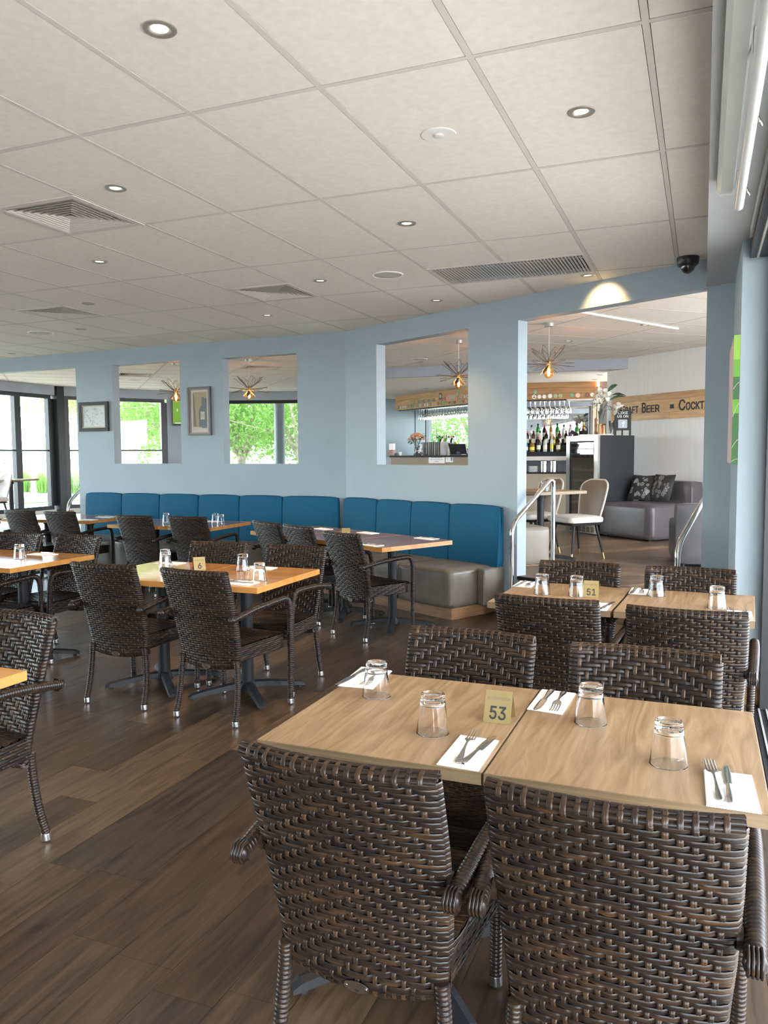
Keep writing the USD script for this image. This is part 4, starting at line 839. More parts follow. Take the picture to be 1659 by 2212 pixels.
def hang(L_, ss, dd, label, group):
    global w0
    for j, d in enumerate(dd):
        for i, s in enumerate(ss):
            p = tuple(L_.at(s + rng.uniform(-.01, .01), d, 2.432)); lb = f'hanging wine glass, {nth(i)} from left in the {("front", "middle", "back")[j]} row {label}'
            if w0 is None: w0 = thing('wine_glass', lb, 'wine glass', p, 0, group); obj('bowl', MB().lathe(WG, 12, closed=True).mesh, 'glass', w0, 40); obj('foot_rim', MB().lathe([(.0335, -.0005), (.0348, -.001), (.0335, -.0022)], 12, closed=True).mesh, 'glass', w0, 40)
            else: dup(w0, p, 0, lb, group)
hang(TF[1], np.arange(.40, 1.27, .085), (-.11, -.21, -.31), 'above the doorway bar', 'hanging wine glasses in the doorway view')
hang(TF[0], np.arange(.75, 3.3, .088), (-.11, -.21), 'behind the wall opening', 'hanging wine glasses in the opening view')
# back bar: bench, shelf tiers, bottles
bb = thing('back_bar', 'beige fronted back bar bench with black bottle shelf and steel edge', 'bar')
obj('front', MF[1].box(.0, 2.23, .55, .60, RF + .001, 1.125), 'beige', bb); obj('bench_top', MF[1].box(.0, 2.23, .01, .62, 1.125, 1.15, .004), 'black_metal', bb)
obj('bottle_shelf', MF[1].box(.05, 1.52, .01, .42, 1.45, 1.535, .004), 'black_metal', bb); obj('steel_edge', MF[1].box(.05, 1.40, .30, .425, 1.37, 1.449), 'brushed', bb); obj('tier', MF[1].box(.05, 1.76, .01, .16, 1.5355, 1.775, .003), 'black_metal', bb); obj('tier_low', MF[1].box(.05, 1.5, .161, .28, 1.5355, 1.66, .003), 'black_metal', bb)
for s in (.05, 1.46): obj('upright', MF[1].box(s, s + .03, .02, .40, 1.15, 1.45), 'black_metal', bb)
obj('bench_front', MF[0].box(.5, 3.0, .50, .55, RF + .001, 1.18), 'beige', bb); obj('bench_top', MF[0].box(.5, 3.0, .01, .57, 1.18, 1.205), 'black_metal', bb); obj('bottle_shelf', MF[0].box(.6, 3.0, .01, .36, 1.42, 1.45), 'black_metal', bb); obj('tier', MF[0].box(.65, 3.0, .01, .17, 1.45, 1.62), 'black_metal', bb)
for nm, s0, s1, d0, d1, z0, z1, m, lab, cat in (('countertop_oven', 1.54, 2.06, .15, .58, 1.15, 1.42, 'white_gloss', 'white countertop appliance beside the wine fridge', 'appliance'), ('wooden_crate', 1.55, 2.05, .16, .55, 1.455, 1.60, 'kraft', 'brown crate on the shelf beside the wine fridge', 'crate'), ('serving_tray', 1.54, 2.05, .12, .57, 1.615, 1.68, 'white', 'white tray stacked above the brown crate', 'tray')):
    t = thing(nm, lab, cat); obj('body', MF[1].box(s0, s1, d0, d1, z0, z1, .012), m, t); obj('front_plate', MF[1].box(s0 + .04, s1 - .04, d1, d1 + .004, z0 + .03, z1 - .02, .001), 'black_metal' if m == 'white_gloss' else m, t)
obj('side_shelf', MF[1].box(1.53, 2.1, .05, .57, 1.425, 1.449), 'black_metal', bb)
for s, h, lab in ((.86, .215, 'left steel canister on the back bar'), (1.04, .215, 'right steel canister on the back bar')):
    t = thing('canister', lab, 'canister', tuple(MF[1].at(s, .42, 1.151))); obj('body', MB().lathe([(0, 0), (.062, 0), (.064, .004), (.064, h - .03), (.0, h - .03)], 24).mesh, 'steel', t, 40); obj('lid', MB().lathe([(.066, h - .03), (.066, h - .012), (.05, h - .004), (0, h - .004)], 24).mesh, 'chrome', t, 40); obj('lid_knob', MB().lathe([(.012, h - .004), (.014, h + .006), (0, h + .01)], 12).mesh, 'black_metal', t, 40)
for k in range(7):
    t = thing('plate', f'white plate, {nth(k)} from the bottom of the stack on the back bar', 'plate', tuple(MF[1].at(.66 + .004 * rng.random(), .42, 1.151 + k * .0165)), 0, 'stacked white plates on the back bar')
    obj('dish', MB().lathe([(0, 0), (.055, 0), (.092, .013), (.094, .0155), (.09, .0155), (.055, .005), (0, .005)], 24).mesh, 'white', t, 40)
BPROF = {'spirit': [(0, 0), (.037, 0), (.038, .01), (.038, .17), (.030, .20), (.015, .225), (.0145, .27), (0, .27)], 'wine': [(0, 0), (.036, 0), (.037, .01), (.037, .19), (.028, .22), (.015, .245), (.0145, .295), (0, .295)], 'squat': [(0, 0), (.046, 0), (.048, .012), (.048, .12), (.036, .155), (.016, .172), (.0155, .205), (0, .205)], 'slim': [(0, 0), (.030, 0), (.031, .01), (.031, .2), (.013, .25), (.0125, .31), (0, .31)]}
bproto = {}
KB = [('spirit', 'bottle_clear', 'label_cream', 'black_metal', 'clear spirit bottle'), ('wine', 'bottle_green', 'label_cream', 'black_metal', 'bright green bottle'), ('spirit', 'bottle_dark', 'label_cream', 'cap_red', 'dark bottle with red stopper'), ('slim', 'bottle_amber', 'label_cream', 'cap_gold', 'slim amber bottle'),
      ('spirit', 'bottle_clear', 'label_purple', 'cap_red', 'clear bottle with red stopper'), ('squat', 'bottle_amber', 'label_yellow', 'cap_gold', 'squat amber bottle'), ('squat', 'bottle_blue', 'label_cream', 'black_metal', 'blue bottle'), ('slim', 'bottle_clear', 'label_yellow', 'cap_gold', 'slim bottle with yellow label'), ('spirit', 'bottle_brown', 'label_cream', 'black_metal', 'brown bottle')]
def bottle_row(L_, kinds, s0, ds, d, z, where, grp):
    for i, k in enumerate(kinds):
        kind, body, lab_m, cap, wd = KB[k]; p = tuple(L_.at(s0 + ds * i, d, z)); label = f'{wd}, {nth(i)} from left {where}'
        if k in bproto: dup(bproto[k], p, rng.uniform(0, 40), label, grp); continue
        pr = BPROF[kind]; t = thing('bottle', label, 'bottle', p, 0, grp); h = pr[-1][1]; r = max(a for a, b in pr)
        obj('glass_body', MB().lathe(pr, 14).mesh, body, t, 40); obj('paper_label', MB().lathe([(r + .0006, h * .16), (r + .0012, h * .16), (r + .0012, h * .46), (r + .0006, h * .46)], 16).mesh, lab_m, t, 40); obj('stopper', MB().lathe([(.0165, h - .035), (.0165, h + .006), (0, h + .007)], 12).mesh, cap, t, 40); bproto[k] = t
bottle_row(MF[1], [8, 0, 1, 2, 3, 1, 0, 4, 1, 3], .50, .122, .085, 1.7755, 'on the top tier behind the bar', 'bottles on the top tier in the doorway view')
bottle_row(MF[1], [2, 8, 0, 2, 5, 8, 2], .54, .122, .22, 1.661, 'on the middle tier behind the bar', 'bottles on the middle tier in the doorway view')
bottle_row(MF[1], [6, 5, 2, 0, 7, 8], .52, .121, .35, 1.536, 'in the front row behind the bar', 'bottles in the front row in the doorway view')
bottle_row(MF[0], [0, 1, 8, 0, 3, 1, 0, 4, 2, 0, 7], .80, .085, .09, 1.621, 'on the upper tier before the bar window', 'bottles on the upper tier before the bar window')
bottle_row(MF[0], [8, 0, 4, 2, 0, 5, 8, 0, 6, 3, 0], .84, .085, .27, 1.451, 'on the lower tier before the bar window', 'bottles on the lower tier before the bar window')
# front counter behind the wall opening
CF = Line((-4.54, 11.53), (-2.80, 10.98))
ct = thing('bar_counter', 'beige bar counter behind the wall opening with notices stuck to it', 'counter'); obj('front', CF.box(0, CF.L, -.06, 0, RF + .001, 1.455), 'beige', ct); obj('counter_top', CF.box(-.02, CF.L + .02, -.62, .015, 1.455, 1.482, .004), 'black_metal', ct); obj('return_panel', CF.box(-.14, -.001, -.6, -.01, RF + .001, 1.455), 'wall_paint', ct)
def notice(label, s0, s1, z0, z1, lines):
    t = thing('notice', label, 'notice'); obj('sheet', CF.box(s0, s1, .001, .003, z0, z1), 'white', t); M = CF.M(.0034)
    for s_, h, x, z in lines:
        v, f = text(s_, h, None, .0004); sc = min(1, (s1 - s0) * .86 / max(np.ptp(v[:, 0]), 1e-6)); v[:, :2] *= sc; v[:, 0] += s0 + (s1 - s0 - np.ptp(v[:, 0])) / 2 - v[:, 0].min(); v[:, 1] += z; obj('lettering', (v @ M[:3, :3].T + M[:3, 3], f), 'ink', t, False)
    return t
notice('white printed notice on the beige counter front', .735, 1.035, 1.365, 1.472, [('Please order and pay here', .012, 0, 1.443), ('table service is at the counter', .012, 0, 1.415), ('Thank you', .012, 0, 1.385)])
t = notice('small white sign with a blue figure on the beige counter front', 1.05, 1.18, 1.38, 1.478, []); obj('figure', MB().prism(sg.Point(1.155, 1.455).buffer(.012).union(sg.box(1.14, 1.40, 1.17, 1.445)), 0, .0006, CF.M(.003)).mesh, 'mat_7', t); obj('emblem', MB().prism(sg.Point(1.085, 1.43).buffer(.014).difference(sg.Point(1.085, 1.43).buffer(.009)), 0, .0006, CF.M(.003)).mesh, 'ink_grey', t)
CT = 1.4825
p = CF.at(.32, -.25, CT); t = thing('flower_vase', 'glass vase of peach roses and greenery on the bar counter', 'flowers', tuple(p))
obj('vase', MB().lathe([(0, 0), (.04, 0), (.045, .01), (.036, .06), (.05, .15), (.055, .16), (.052, .16), (.046, .14), (.032, .06), (0, .02)], 20).mesh, 'glass', t, 40); obj('vase_base', MB().lathe([(0, -.0), (.048, 0), (.048, .03), (0, .03)], 16).mesh, 'slate', t, 40)
def rose(mb, c, r, seed):
    g = np.random.default_rng(seed)
    for k in range(14):
        th = k * 2.4; rr = r * (.25 + .75 * k / 14); tilt = .25 + .9 * k / 14; c2 = c + np.array([math.cos(th) * rr * .45, math.sin(th) * rr * .45, -rr * .25]); u = np.linspace(-1, 1, 4); X = []
        for a in u:
            row = []
            for b in np.linspace(0, 1, 4): ang = th + a * .75; row.append(c2 + np.array([math.cos(ang) * rr * (.25 + .6 * b * tilt), math.sin(ang) * rr * (.25 + .6 * b * tilt), r * (.1 + .75 * b - .3 * tilt * b * b)]))
            X.append(row)
        mb.grid(np.array(X))
for k in range(15):
    th = k * 2.4; q = math.sqrt((k + .5) / 15); mb = MB(); rose(mb, np.array([math.cos(th) * .11 * q, math.sin(th) * .11 * q, .335 - .10 * q * q]), .050, k); obj('rose', mb.mesh, ['petal_peach', 'petal_pink', 'petal_peach'][k % 3], t, True)
mb = MB(); st = MB()
def leaf(mb, a, b, w):
    a, b = np.asarray(a, float), np.asarray(b, float); d = b - a; n_ = np.cross(d, (0.13, .2, 1.0)); n_ /= np.linalg.norm(n_) + 1e-9; X = []
    for q, ww in ((0, .1), (.3, .9), (.6, 1.0), (.85, .6), (1, .03)): c = a + d * q + np.array([0, 0, .15 * np.linalg.norm(d) * math.sin(q * 3)]); X.append([c - n_ * w * ww, c + np.array([0, 0, -.1 * w]), c + n_ * w * ww])
    mb.grid(np.array(X))
for k in range(46): th = k * 2.4; r = .08 + .09 * ((k * 37) % 46) / 46; a = np.array([math.cos(th) * r * .6, math.sin(th) * r * .6, .18 + .14 * ((k * 17) % 46) / 46]); leaf(mb, a, a + np.array([math.cos(th) * .07, math.sin(th) * .07, .02 * math.sin(k)]), .017)
obj('foliage', mb.mesh, 'leaf_dark', t, True)
for k in range(9): th = k * 2.4; st.tube([(math.cos(th) * .015, math.sin(th) * .015, .03), (math.cos(th) * .03, math.sin(th) * .03, .16), (math.cos(th) * .08, math.sin(th) * .08, .28)], .003, 5)
obj('stems', st.mesh, 'leaf_dark', t, True)
for k in range(10):
    s = .47 + k * .037; t = thing('menu', f'slim standing menu, {nth(k)} from left in the row on the bar counter', 'menu', tuple(CF.at(s, -.30, CT)), CF.deg() + 78, 'menus standing in a row on the bar counter'); obj('cover', MB().box((-.075, -.012, 0), (.075, .012, .205), .002).mesh, ['ink_grey', 'slate', 'frame_grey'][k % 3], t); obj('pages', MB().box((-.072, -.009, .002), (.0755, .009, .2055)).mesh, 'paper', t)
t = thing('point_of_sale_screen', 'black till screen on the bar counter', 'till', tuple(CF.at(1.07, -.30, CT)), CF.deg()); obj('screen', MB().tm(trimesh.creation.box((.30, .03, .15)), frame((0, 0, .098), (1, 0, 0), (0, .94, .34))).mesh, 'black_frame', t); obj('base', MB().box((-.10, -.07, 0), (.10, .07, .02), .004).mesh, 'black_frame', t); obj('neck', MB().box((-.03, 0, .02), (.03, .03, .09)).mesh, 'black_frame', t)
t = thing('paper_cup', 'small cream cup on the bar counter', 'cup', tuple(CF.at(.11, -.1, CT))); obj('cup_body', MB().lathe([(0, 0), (.018, 0), (.024, .055), (.022, .055), (.016, .004), (0, .004)], 16).mesh, 'napkin', t, 40); obj('cup_rim', MB().lathe([(.0235, .053), (.0255, .055), (.0235, .057), (.022, .055)], 16, closed=True).mesh, 'napkin', t, 40)
t = thing('fish_bowl', 'round clear glass bowl beside the flower vase', 'bowl', tuple(CF.at(.435, -.16, CT))); obj('bowl_glass', MB().lathe([(0, .004), (.03, .004), (.052, .03), (.062, .065), (.055, .105), (.046, .118), (.044, .116), (.053, .104), (.059, .065), (.05, .032), (.028, .008), (0, .008)], 24).mesh, 'glass', t, 40); obj('bowl_foot', MB().lathe([(0, 0), (.034, 0), (.028, .005), (0, .005)], 20).mesh, 'glass', t, 40)
t = thing('condiment_box', 'kraft and dark box of packets at the left end of the bar counter', 'box', tuple(CF.at(-.06, -.12, CT)), CF.deg()); obj('box_body', MB().box((-.06, -.05, 0), (.04, .05, .09), .003).mesh, 'wood_brown', t); obj('cards', MB().box((-.05, -.03, .09), (.03, .03, .19), .002).mesh, 'napkin', t)
for s in (.03, .065): t = thing('small_jar', f'{"left" if s < .05 else "right"} small dark jar beside the kraft box', 'jar', tuple(CF.at(s, -.08, CT)), 0, 'small dark jars at the counter end'); obj('jar_body', MB().lathe([(0, 0), (.016, 0), (.018, .03), (.012, .036), (0, .036)], 14).mesh, 'slate', t, 40); obj('lid', MB().lathe([(.013, .036), (.013, .043), (0, .043)], 14).mesh, 'kraft', t, 40)

# wine fridge and what stands on it
FR = Line(SW.at(.35, 1.10)[:2], SW.at(1.0, 1.10)[:2]); FW, FD, FT_ = FR.L, .68, 1.745
t = thing('wine_fridge', 'black sided wine fridge with steel framed glass door', 'fridge')
mb = MB()
for a in ((0, .02, -FD, -.045, RF + .04, FT_), (FW - .02, FW, -FD, -.045, RF + .04, FT_), (.02, FW - .02, -FD, -FD + .02, RF + .04, FT_), (.02, FW - .02, -FD + .02, -.045, RF + .04, RF + .06), (.02, FW - .02, -FD + .02, -.045, FT_ - .03, FT_)): FR.box(*a, mb=mb)
obj('cabinet', mb.mesh, 'fridge_black', t)
dr = obj('door', FR.wall(rect(0, RF + .13, FW, FT_).difference(rect(.075, RF + .20, FW - .075, FT_ - .075)), -.043, -.002), 'steel', t); obj('door_glass', FR.wall(rect(.076, RF + .201, FW - .076, FT_ - .076), -.03, -.02), 'fridge_glass', dr, False)
obj('door_gasket', FR.wall(rect(.075, RF + .20, FW - .075, FT_ - .075).difference(rect(.095, RF + .22, FW - .095, FT_ - .095)), -.0195, -.012), 'black_rubber', dr)
k_ = obj('kick_grille', FR.box(0, FW, -.06, -.012, RF + .012, RF + .125), 'steel', t)
for i in range(5):
    for j in range(6): obj('slot', FR.box(.09 + j * .085, .155 + j * .085, -.0125, -.0105, RF + .035 + i * .016, RF + .043 + i * .016), 'black_rubber', k_)
for i in range(7):
    z = RF + .27 + i * .155; obj('shelf_front', FR.box(.03, FW - .03, -.10, -.08, z, z + .03), 'wood_mill', t); obj('shelf_rack', FR.box(.03, FW - .03, -.62, -.10, z, z + .008), 'steel', t)
wb0 = None
for i in range(7):
    for j in range(5):
        p = FR.at(.10 + .112 * j, -.18, RF + .32 + i * .155); lb = f'wine bottle lying {nth(j)} from left on shelf {nth(i)} from the fridge bottom'
        if wb0 is None:
            wb0 = thing('wine_bottle', lb, 'bottle', tuple(p), FR.deg(), 'wine bottles lying in the fridge'); M = frame((0, 0, 0), (1, 0, 0), (0, 0, -1)); v, f = MB().lathe([(r, .28 - z) for r, z in BPROF['wine']][::-1], 12).mesh; obj('glass_body', (v @ M[:3, :3].T, f), 'bottle_dark', wb0, 40); v, f = MB().lathe([(.016, .0), (.016, -.018), (0, -.018)], 10).mesh; obj('stopper', (v @ M[:3, :3].T, f), 'cap_red', wb0, 40)
        else: dup(wb0, tuple(p), FR.deg(), lb)
def ft(px, dz=0.0, dd=0.0):
    q = (px - 1228) / 140; return SW.at(.35 + .65 * q, 1.08 - .66 * q + dd, FT_ + dz)
t = thing('serving_board', 'white board on the wine fridge', 'tray', tuple(ft(1292, .001)), SW.deg() + 45); obj('board', MB().box((-.25, -.09, 0), (.20, .09, .022), .006).mesh, 'white', t); obj('handle', MB().tube([(.20, -.04, .011), (.24, 0, .011), (.20, .04, .011)], .006, 8).mesh, 'white', t)
def potlathe(name, label, cat, px, prof, m, extra=None, z=.0235, dd=0.0):
    t = thing(name, label, cat, tuple(ft(px, z, dd)), 0); obj('body', MB().lathe(prof, 20).mesh, m, t, 40)
    if extra: obj(extra[0], extra[1], extra[2], t, 40)
    return t
potlathe('teapot', 'black cast iron teapot with hoop handle on the white board', 'teapot', 1262, [(0, 0), (.05, 0), (.062, .025), (.055, .05), (.02, .058), (.012, .075), (0, .078)], 'black_metal', ('hoop_handle', MB().tube([(.058 * math.cos(a), 0, .045 + .075 * math.sin(a)) for a in np.linspace(0, np.pi, 12)], .0045, 8).mesh, 'black_metal'))
t = thing('knife_block', 'tilted dark block at the left of the wine fridge top', 'block', tuple(ft(1243, .001))); obj('block', MB().tm(trimesh.creation.box((.11, .05, .05)), frame((0, 0, .042), (.86, 0, -.5), (0, 1, 0))).mesh, 'black_frame', t); obj('foot', MB().box((-.02, -.025, 0), (.05, .025, .02)).mesh, 'black_frame', t)
potlathe('pepper_mill', 'tall brown pepper mill on the wine fridge', 'mill', 1288, [(0, 0), (.022, 0), (.023, .02), (.015, .06), (.02, .12), (.017, .18), (.024, .20), (.020, .22), (0, .225)], 'wood_brown', ('mill_knob', MB().lathe([(.006, .222), (.009, .232), (0, .24)], 12).mesh, 'wood_brown'))
t = potlathe('flower_vase', 'tall dark vase of white orchids with green leaves on the wine fridge', 'flowers', 1297, [(0, 0), (.034, 0), (.036, .02), (.026, .16), (.028, .28), (.038, .325), (.035, .33), (.026, .29), (.02, .18), (0, .05)], 'slate')
for k, (dx, dz) in enumerate([(-.03, .44), (-.055, .50), (.03, .52), (.075, .48), (-.01, .58), (.06, .57), (.10, .53), (.22, .34), (.26, .37), (-.06, .40), (.0, .50)]):
    c = np.array([dx, -.03 + .015 * (k % 3), dz]); mb = MB()
    for j in range(5): th = j * 1.257 + k; leaf(mb, c, c + np.array([math.cos(th) * .080, -.03 * abs(math.sin(th)), math.sin(th) * .080]), .038)
    obj('orchid_bloom', mb.mesh, 'petal_white', t, True)
for k, (dx, dz, ax, az) in enumerate([(.02, .40, -.10, .02), (.08, .42, .06, -.10), (.12, .40, .07, -.11), (.10, .60, .10, .07), (.16, .55, .15, -.02), (.13, .48, .16, .03), (.04, .36, -.03, -.10)]):
    mb = MB(); leaf(mb, (dx, 0, dz), (dx + ax * 1.3, -.03, dz + az * 1.3), .056); obj('leaf', mb.mesh, 'leaf_dark', t, True)
mb = MB()
for e in ((0, .45), (.06, .55), (.22, .36), (.10, .45), (.03, .58)): mb.tube([(0, 0, .05), (e[0] * .3, 0, .34), (e[0], -.01, e[1])], .004, 6)
obj('stems', mb.mesh, 'leaf_dark', t, True)
for px, m, lab in ((1302, 'wood_mill', 'pale wooden mill with ring, left of the pair on the fridge'), (1310, 'copper', 'copper toned mill, right of the pair on the fridge')): potlathe('grinder', lab, 'mill', px, [(0, 0), (.034, 0), (.034, .01), (.02, .125), (.02, .13), (0, .13)], m, ('ring_top', MB().lathe([(.026, .128), (.032, .138), (.026, .148), (.0, .15)], 16).mesh, m), dd=.05)
t = thing('price_card', 'grey slate card standing behind the copper mill', 'card', tuple(ft(1314, .0235, -.08)), SW.deg() + 30); obj('slate_card', MB().tm(trimesh.creation.box((.10, .006, .19)), frame((0, 0, .098), (1, 0, 0), (0, .97, .24))).mesh, 'slate', t); obj('card_foot', MB().box((-.03, -.02, 0), (.03, .03, .006)).mesh, 'slate', t)
potlathe('water_bottle', 'clear swing top bottle on the wine fridge', 'bottle', 1321, [(0, 0), (.03, 0), (.032, .01), (.032, .11), (.014, .17), (.014, .19), (.012, .19), (.011, .17), (.028, .108), (.028, .008), (0, .006)], 'glass', ('swing_stopper', MB().lathe([(.016, .188), (.018, .20), (.006, .212), (0, .212)], 12).mesh, 'cap_gold'), z=.001)
t = thing('chalkboard_sign', 'black easel board reading LIKE US ON above a white letter square', 'sign', tuple(ft(1347, .001, .03)), 8)
Mb = frame((0, 0, 0), (1, 0, 0), (0, .12, 1)); obj('board', MB().prism(rect(-.115, .075, .115, .37), -.008, .008, Mb).prism(rect(-.115, 0, -.085, .075), -.008, .008, Mb).prism(rect(.085, 0, .115, .075), -.008, .008, Mb).mesh, 'sign_black', t, False)
for s_, w, x, z in (('LIKE', .135, -.065, .305), ('US ON', .15, -.075, .255)):
    v, f = text(s_, .034, w, .001, True); v = v + np.array([x, z, .0085]); obj('lettering', (v @ Mb[:3, :3].T + Mb[:3, 3], f), 'chalk', t, False)
ic = rect(-.05, .115, .05, .215).buffer(.012); obj('square_icon', MB().prism(ic, .0082, .0095, Mb).mesh, 'chalk_blue', t, False)
v, f = text('f', .075, .042, .001, True); v = v + np.array([-.012, .122, .0097]); obj('icon_letter', (v @ Mb[:3, :3].T + Mb[:3, 3], f), 'chalk', t, False)
obj('rear_leg', MB().box((-.01, .12, 0), (.01, .132, .30)).mesh, 'sign_black', t)

# timber sign on the wall
t = thing('timber_sign', 'long honey timber sign reading Craft Beer and Cocktails in dark letters', 'sign')
for r_ in range(4):
    s = .12
    for e in ([1.25, 2.7, 4.1], [.9, 2.2, 4.1], [1.6, 3.0, 4.1], [.7, 2.0, 4.1])[r_]: obj('board', SW.box(s + .0008, e - .0008, .002, .018, 1.975 + r_ * .0925 + .0008, 1.975 + (r_ + 1) * .0925 - .0008), rng.choice(['timber', 'timber', 'timber_b']), t, False); s = e
Ms = SW.M(.0182)
def word(cap, restw, s0, wcap, wrest, zb=2.085):
    for s_, h, w, x in ((cap, .140, wcap, s0), (restw, .100, wrest, s0 + wcap + .012)):
        v, f = text(s_, h, w, .004, True); v = v + np.array([x - v[:, 0].min(), zb, 0]); obj('lettering', (v @ Ms[:3, :3].T + Ms[:3, 3], f), 'sign_black', t, False)
word('C', 'RAFT', .31, .085, .265); word('B', 'EER', .74, .075, .245); obj('square_mark', SW.box(1.265, 1.33, .0182, .0222, 2.115, 2.175), 'sign_black', t); word('C', 'OCKTAILS', 1.42, .11, .56)

# sofas, cushions
def sofa(L_, s0, s1, d0, d1, back, seat, top, m, label, sides=True):
    t = thing('sofa', label, 'sofa'); obj('seat', cushion(L_, s0, s1, d0, d1, RF + .014, RF + seat, .03, .006), m, t, True); obj('backrest', cushion(L_, s0, s1, back, d0 - .002, RF + .014, RF + top, .03, .004), m, t, True)
    for s in (s0 + .08, s1 - .08):
        for d in (back + .06, d1 - .08): p = L_.at(s, d); obj('foot', MB().cyl((p[0], p[1], RF), (p[0], p[1], RF + .016), .02, n=10).mesh, 'black_metal', t)
    return t
sofa(SW, 1.06, 1.99, .40, 1.12, .16, .475, .755, 'mauve_leather', 'dark grey leather cube sofa beside the fridge holding two floral cushions')
S2L = Line((-.235, 8.28), (.80, 8.40)); sofa(S2L, .0, 1.0, -.72, -.22, -.74, .42, .43, 'grey_leather', 'grey leather seat half hidden behind the right door jamb') if False else None
t = thing('armchair', 'grey leather cube seat half hidden behind the right door jamb', 'armchair'); obj('backrest', cushion(S2L, 0, 1.0, -.22, 0, RF + .03, RF + .63, .03, .004), 'grey_leather', t, True); obj('seat', cushion(S2L, 0, 1.0, -.85, -.222, RF + .03, RF + .44, .03, .006), 'grey_leather', t, True)
for s in (.08, .92):
    for d in (-.08, -.75): p = S2L.at(s, d); obj('foot', MB().cyl((p[0], p[1], RF), (p[0], p[1], RF + .032), .02, n=10).mesh, 'black_metal', t)
def pillow(loc, rz, tilt, label, seed):
    t = thing('cushion', label, 'cushion', loc, rz, 'black floral cushions on the sofa'); n = 15; g = np.linspace(-1, 1, n); A, B = np.meshgrid(g, g, indexing='ij'); th = .062 * (np.clip((1 - A ** 2) * (1 - B ** 2), 0, 1)) ** .45; w = .19 * (1 - .06 * (1 - np.abs(A * B))); ct_, st_ = math.cos(tilt), math.sin(tilt)
    def place(x, y, z): return np.stack([x, y * ct_ + z * st_, z * ct_ - y * st_], -1)
    mb = MB(); mb.grid(place(A * w, -th, B * w + .19)[::-1]); mb.grid(place(A * w, th, B * w + .19)); obj('cover', mb.mesh, 'sign_black', t, True); fl = MB(); g2 = np.random.default_rng(seed)
    for k in range(26):
        a, b, r = g2.uniform(-.82, .82), g2.uniform(-.82, .82), g2.uniform(.08, .2); pts = []
        for q in range(8):
            for rr in (r, r * .3):
                aa, bb = np.clip(a + rr * math.cos(q * .785), -.97, .97), np.clip(b + rr * math.sin(q * .785), -.97, .97); tt = .062 * ((1 - aa ** 2) * (1 - bb ** 2)) ** .45; ww = .19 * (1 - .06 * (1 - abs(aa * bb))); pts.append(place(np.array(aa * ww), np.array(-tt - .0015), np.array(bb * ww + .19)))
        P = np.array(pts).reshape(8, 2, 3)
        for q in range(0, 8):
            q2 = (q + 1) % 8; c0 = P[q, 1]; fl.add([c0, P[q, 0] * .8 + P[q2, 0] * .2, P[q, 0] * .5 + P[q2, 0] * .5, P[q2, 1]], [[0, 1, 2], [0, 2, 3]])
    obj('flower_print', fl.mesh, ['ink_grey', 'grille'][seed % 2], t, False); return t
p = SW.at(1.27, .60, RF + .484); pillow(tuple(p), SW.deg() + 10, .42, 'left black floral cushion leaning on the sofa', 3)
p = SW.at(1.60, .56, RF + .484); pillow(tuple(p), SW.deg() - 4, .30, 'right black floral cushion upright on the sofa', 4)
# table, cream chairs and bench by the steps
tb = make_table('oak', (-1.58, 8.33, RF), 51.4, .62, .72, 'oak laminate table on the raised bar floor by the handrail', 'raised bar tables')
dup(tb, (-11.35, 10.45, RF), 10, 'table before the left windows, mostly behind the cream chair')
dup(g0, (-1.50, 8.12, RF + TZ), 0, 'upturned tumbler on the raised bar table behind the rail', 'glasses on the raised bar table'); dup(g0, (-1.44, 8.22, RF + TZ), 0, 'second tumbler on the raised bar table behind the rail', 'glasses on the raised bar table')
def make_dining_chair(loc, rz, label):
    t = thing('dining_chair', label, 'chair', loc, rz, 'cream upholstered dining chairs'); I = Line((0, 0), (1, 0)); I.n = np.array([0, 1.0, 0])
    obj('seat', cushion(I, -.22, .22, -.21, .23, .385, .465, .034, .008), 'cream_leather', t, True); obj('seat_frame', MB().box((-.20, -.19, .365), (.20, .20, .386), .01).mesh, 'black_metal', t)
    def shell(u, v, off): w = (.175 + .045 * np.sin(np.clip(v * 1.25, 0, 1) * np.pi / 2)) * (1 - .48 * np.clip((v - .74) / .26, 0, 1) ** 3.2); x = u * w; y = -.205 - .105 * v + .28 * x ** 2 * 3.2 + off; return np.stack([x, y, .43 + .415 * v], -1)
    U, V = np.meshgrid(np.linspace(-1, 1, 17), 1 - (1 - np.linspace(0, 1, 19)) ** 1.6, indexing='ij'); th = .018 * np.sqrt(np.clip(1 - U ** 4, 0, 1) * np.clip(1 - V ** 8, 0, 1)) + .004
    F = shell(U, V, th); B_ = shell(U, V, -th); bk = obj('backrest', MB().grid(F[::-1]).mesh, 'tan_leather', t, True); obj('back_shell', MB().grid(B_).mesh, 'cream_leather', bk, True)
    rim = np.concatenate([shell(np.full(19, -1.0), 1 - (1 - np.linspace(0, 1, 19)) ** 1.6, 0), shell(np.linspace(-1, 1, 17), np.ones(17), 0)[1:-1], shell(np.full(19, 1.0), (1 - (1 - np.linspace(0, 1, 19)) ** 1.6)[::-1], 0)]); obj('piping', MB().tube(rim, .011, 8).mesh, 'cream_leather', bk, True)
    for sx in (-1, 1):
        for sy in (-1, 1): a, b = np.array([sx * .155, sy * .145, .37]), np.array([sx * .215, sy * .215, 0]); m_ = a + (b - a) * .82; lg = obj('leg', MB().cyl(a, m_, .016, .0115).mesh, 'black_metal', t, 40); obj('brass_tip', MB().cyl(m_, b, .0116, .009).mesh, 'bright_brass', lg, 40, 'brass leg tip')
    return t
dc = make_dining_chair((-1.27, 8.72, RF), 136, 'cream dining chair with tan inner back before the wine fridge')
dup(dc, (-1.80, 9.05, RF), 138, 'cream dining chair half hidden behind the doorway jamb'); dup(dc, (-11.15, 9.85, RF), 160, 'cream chair with its back to the room by the left windows')
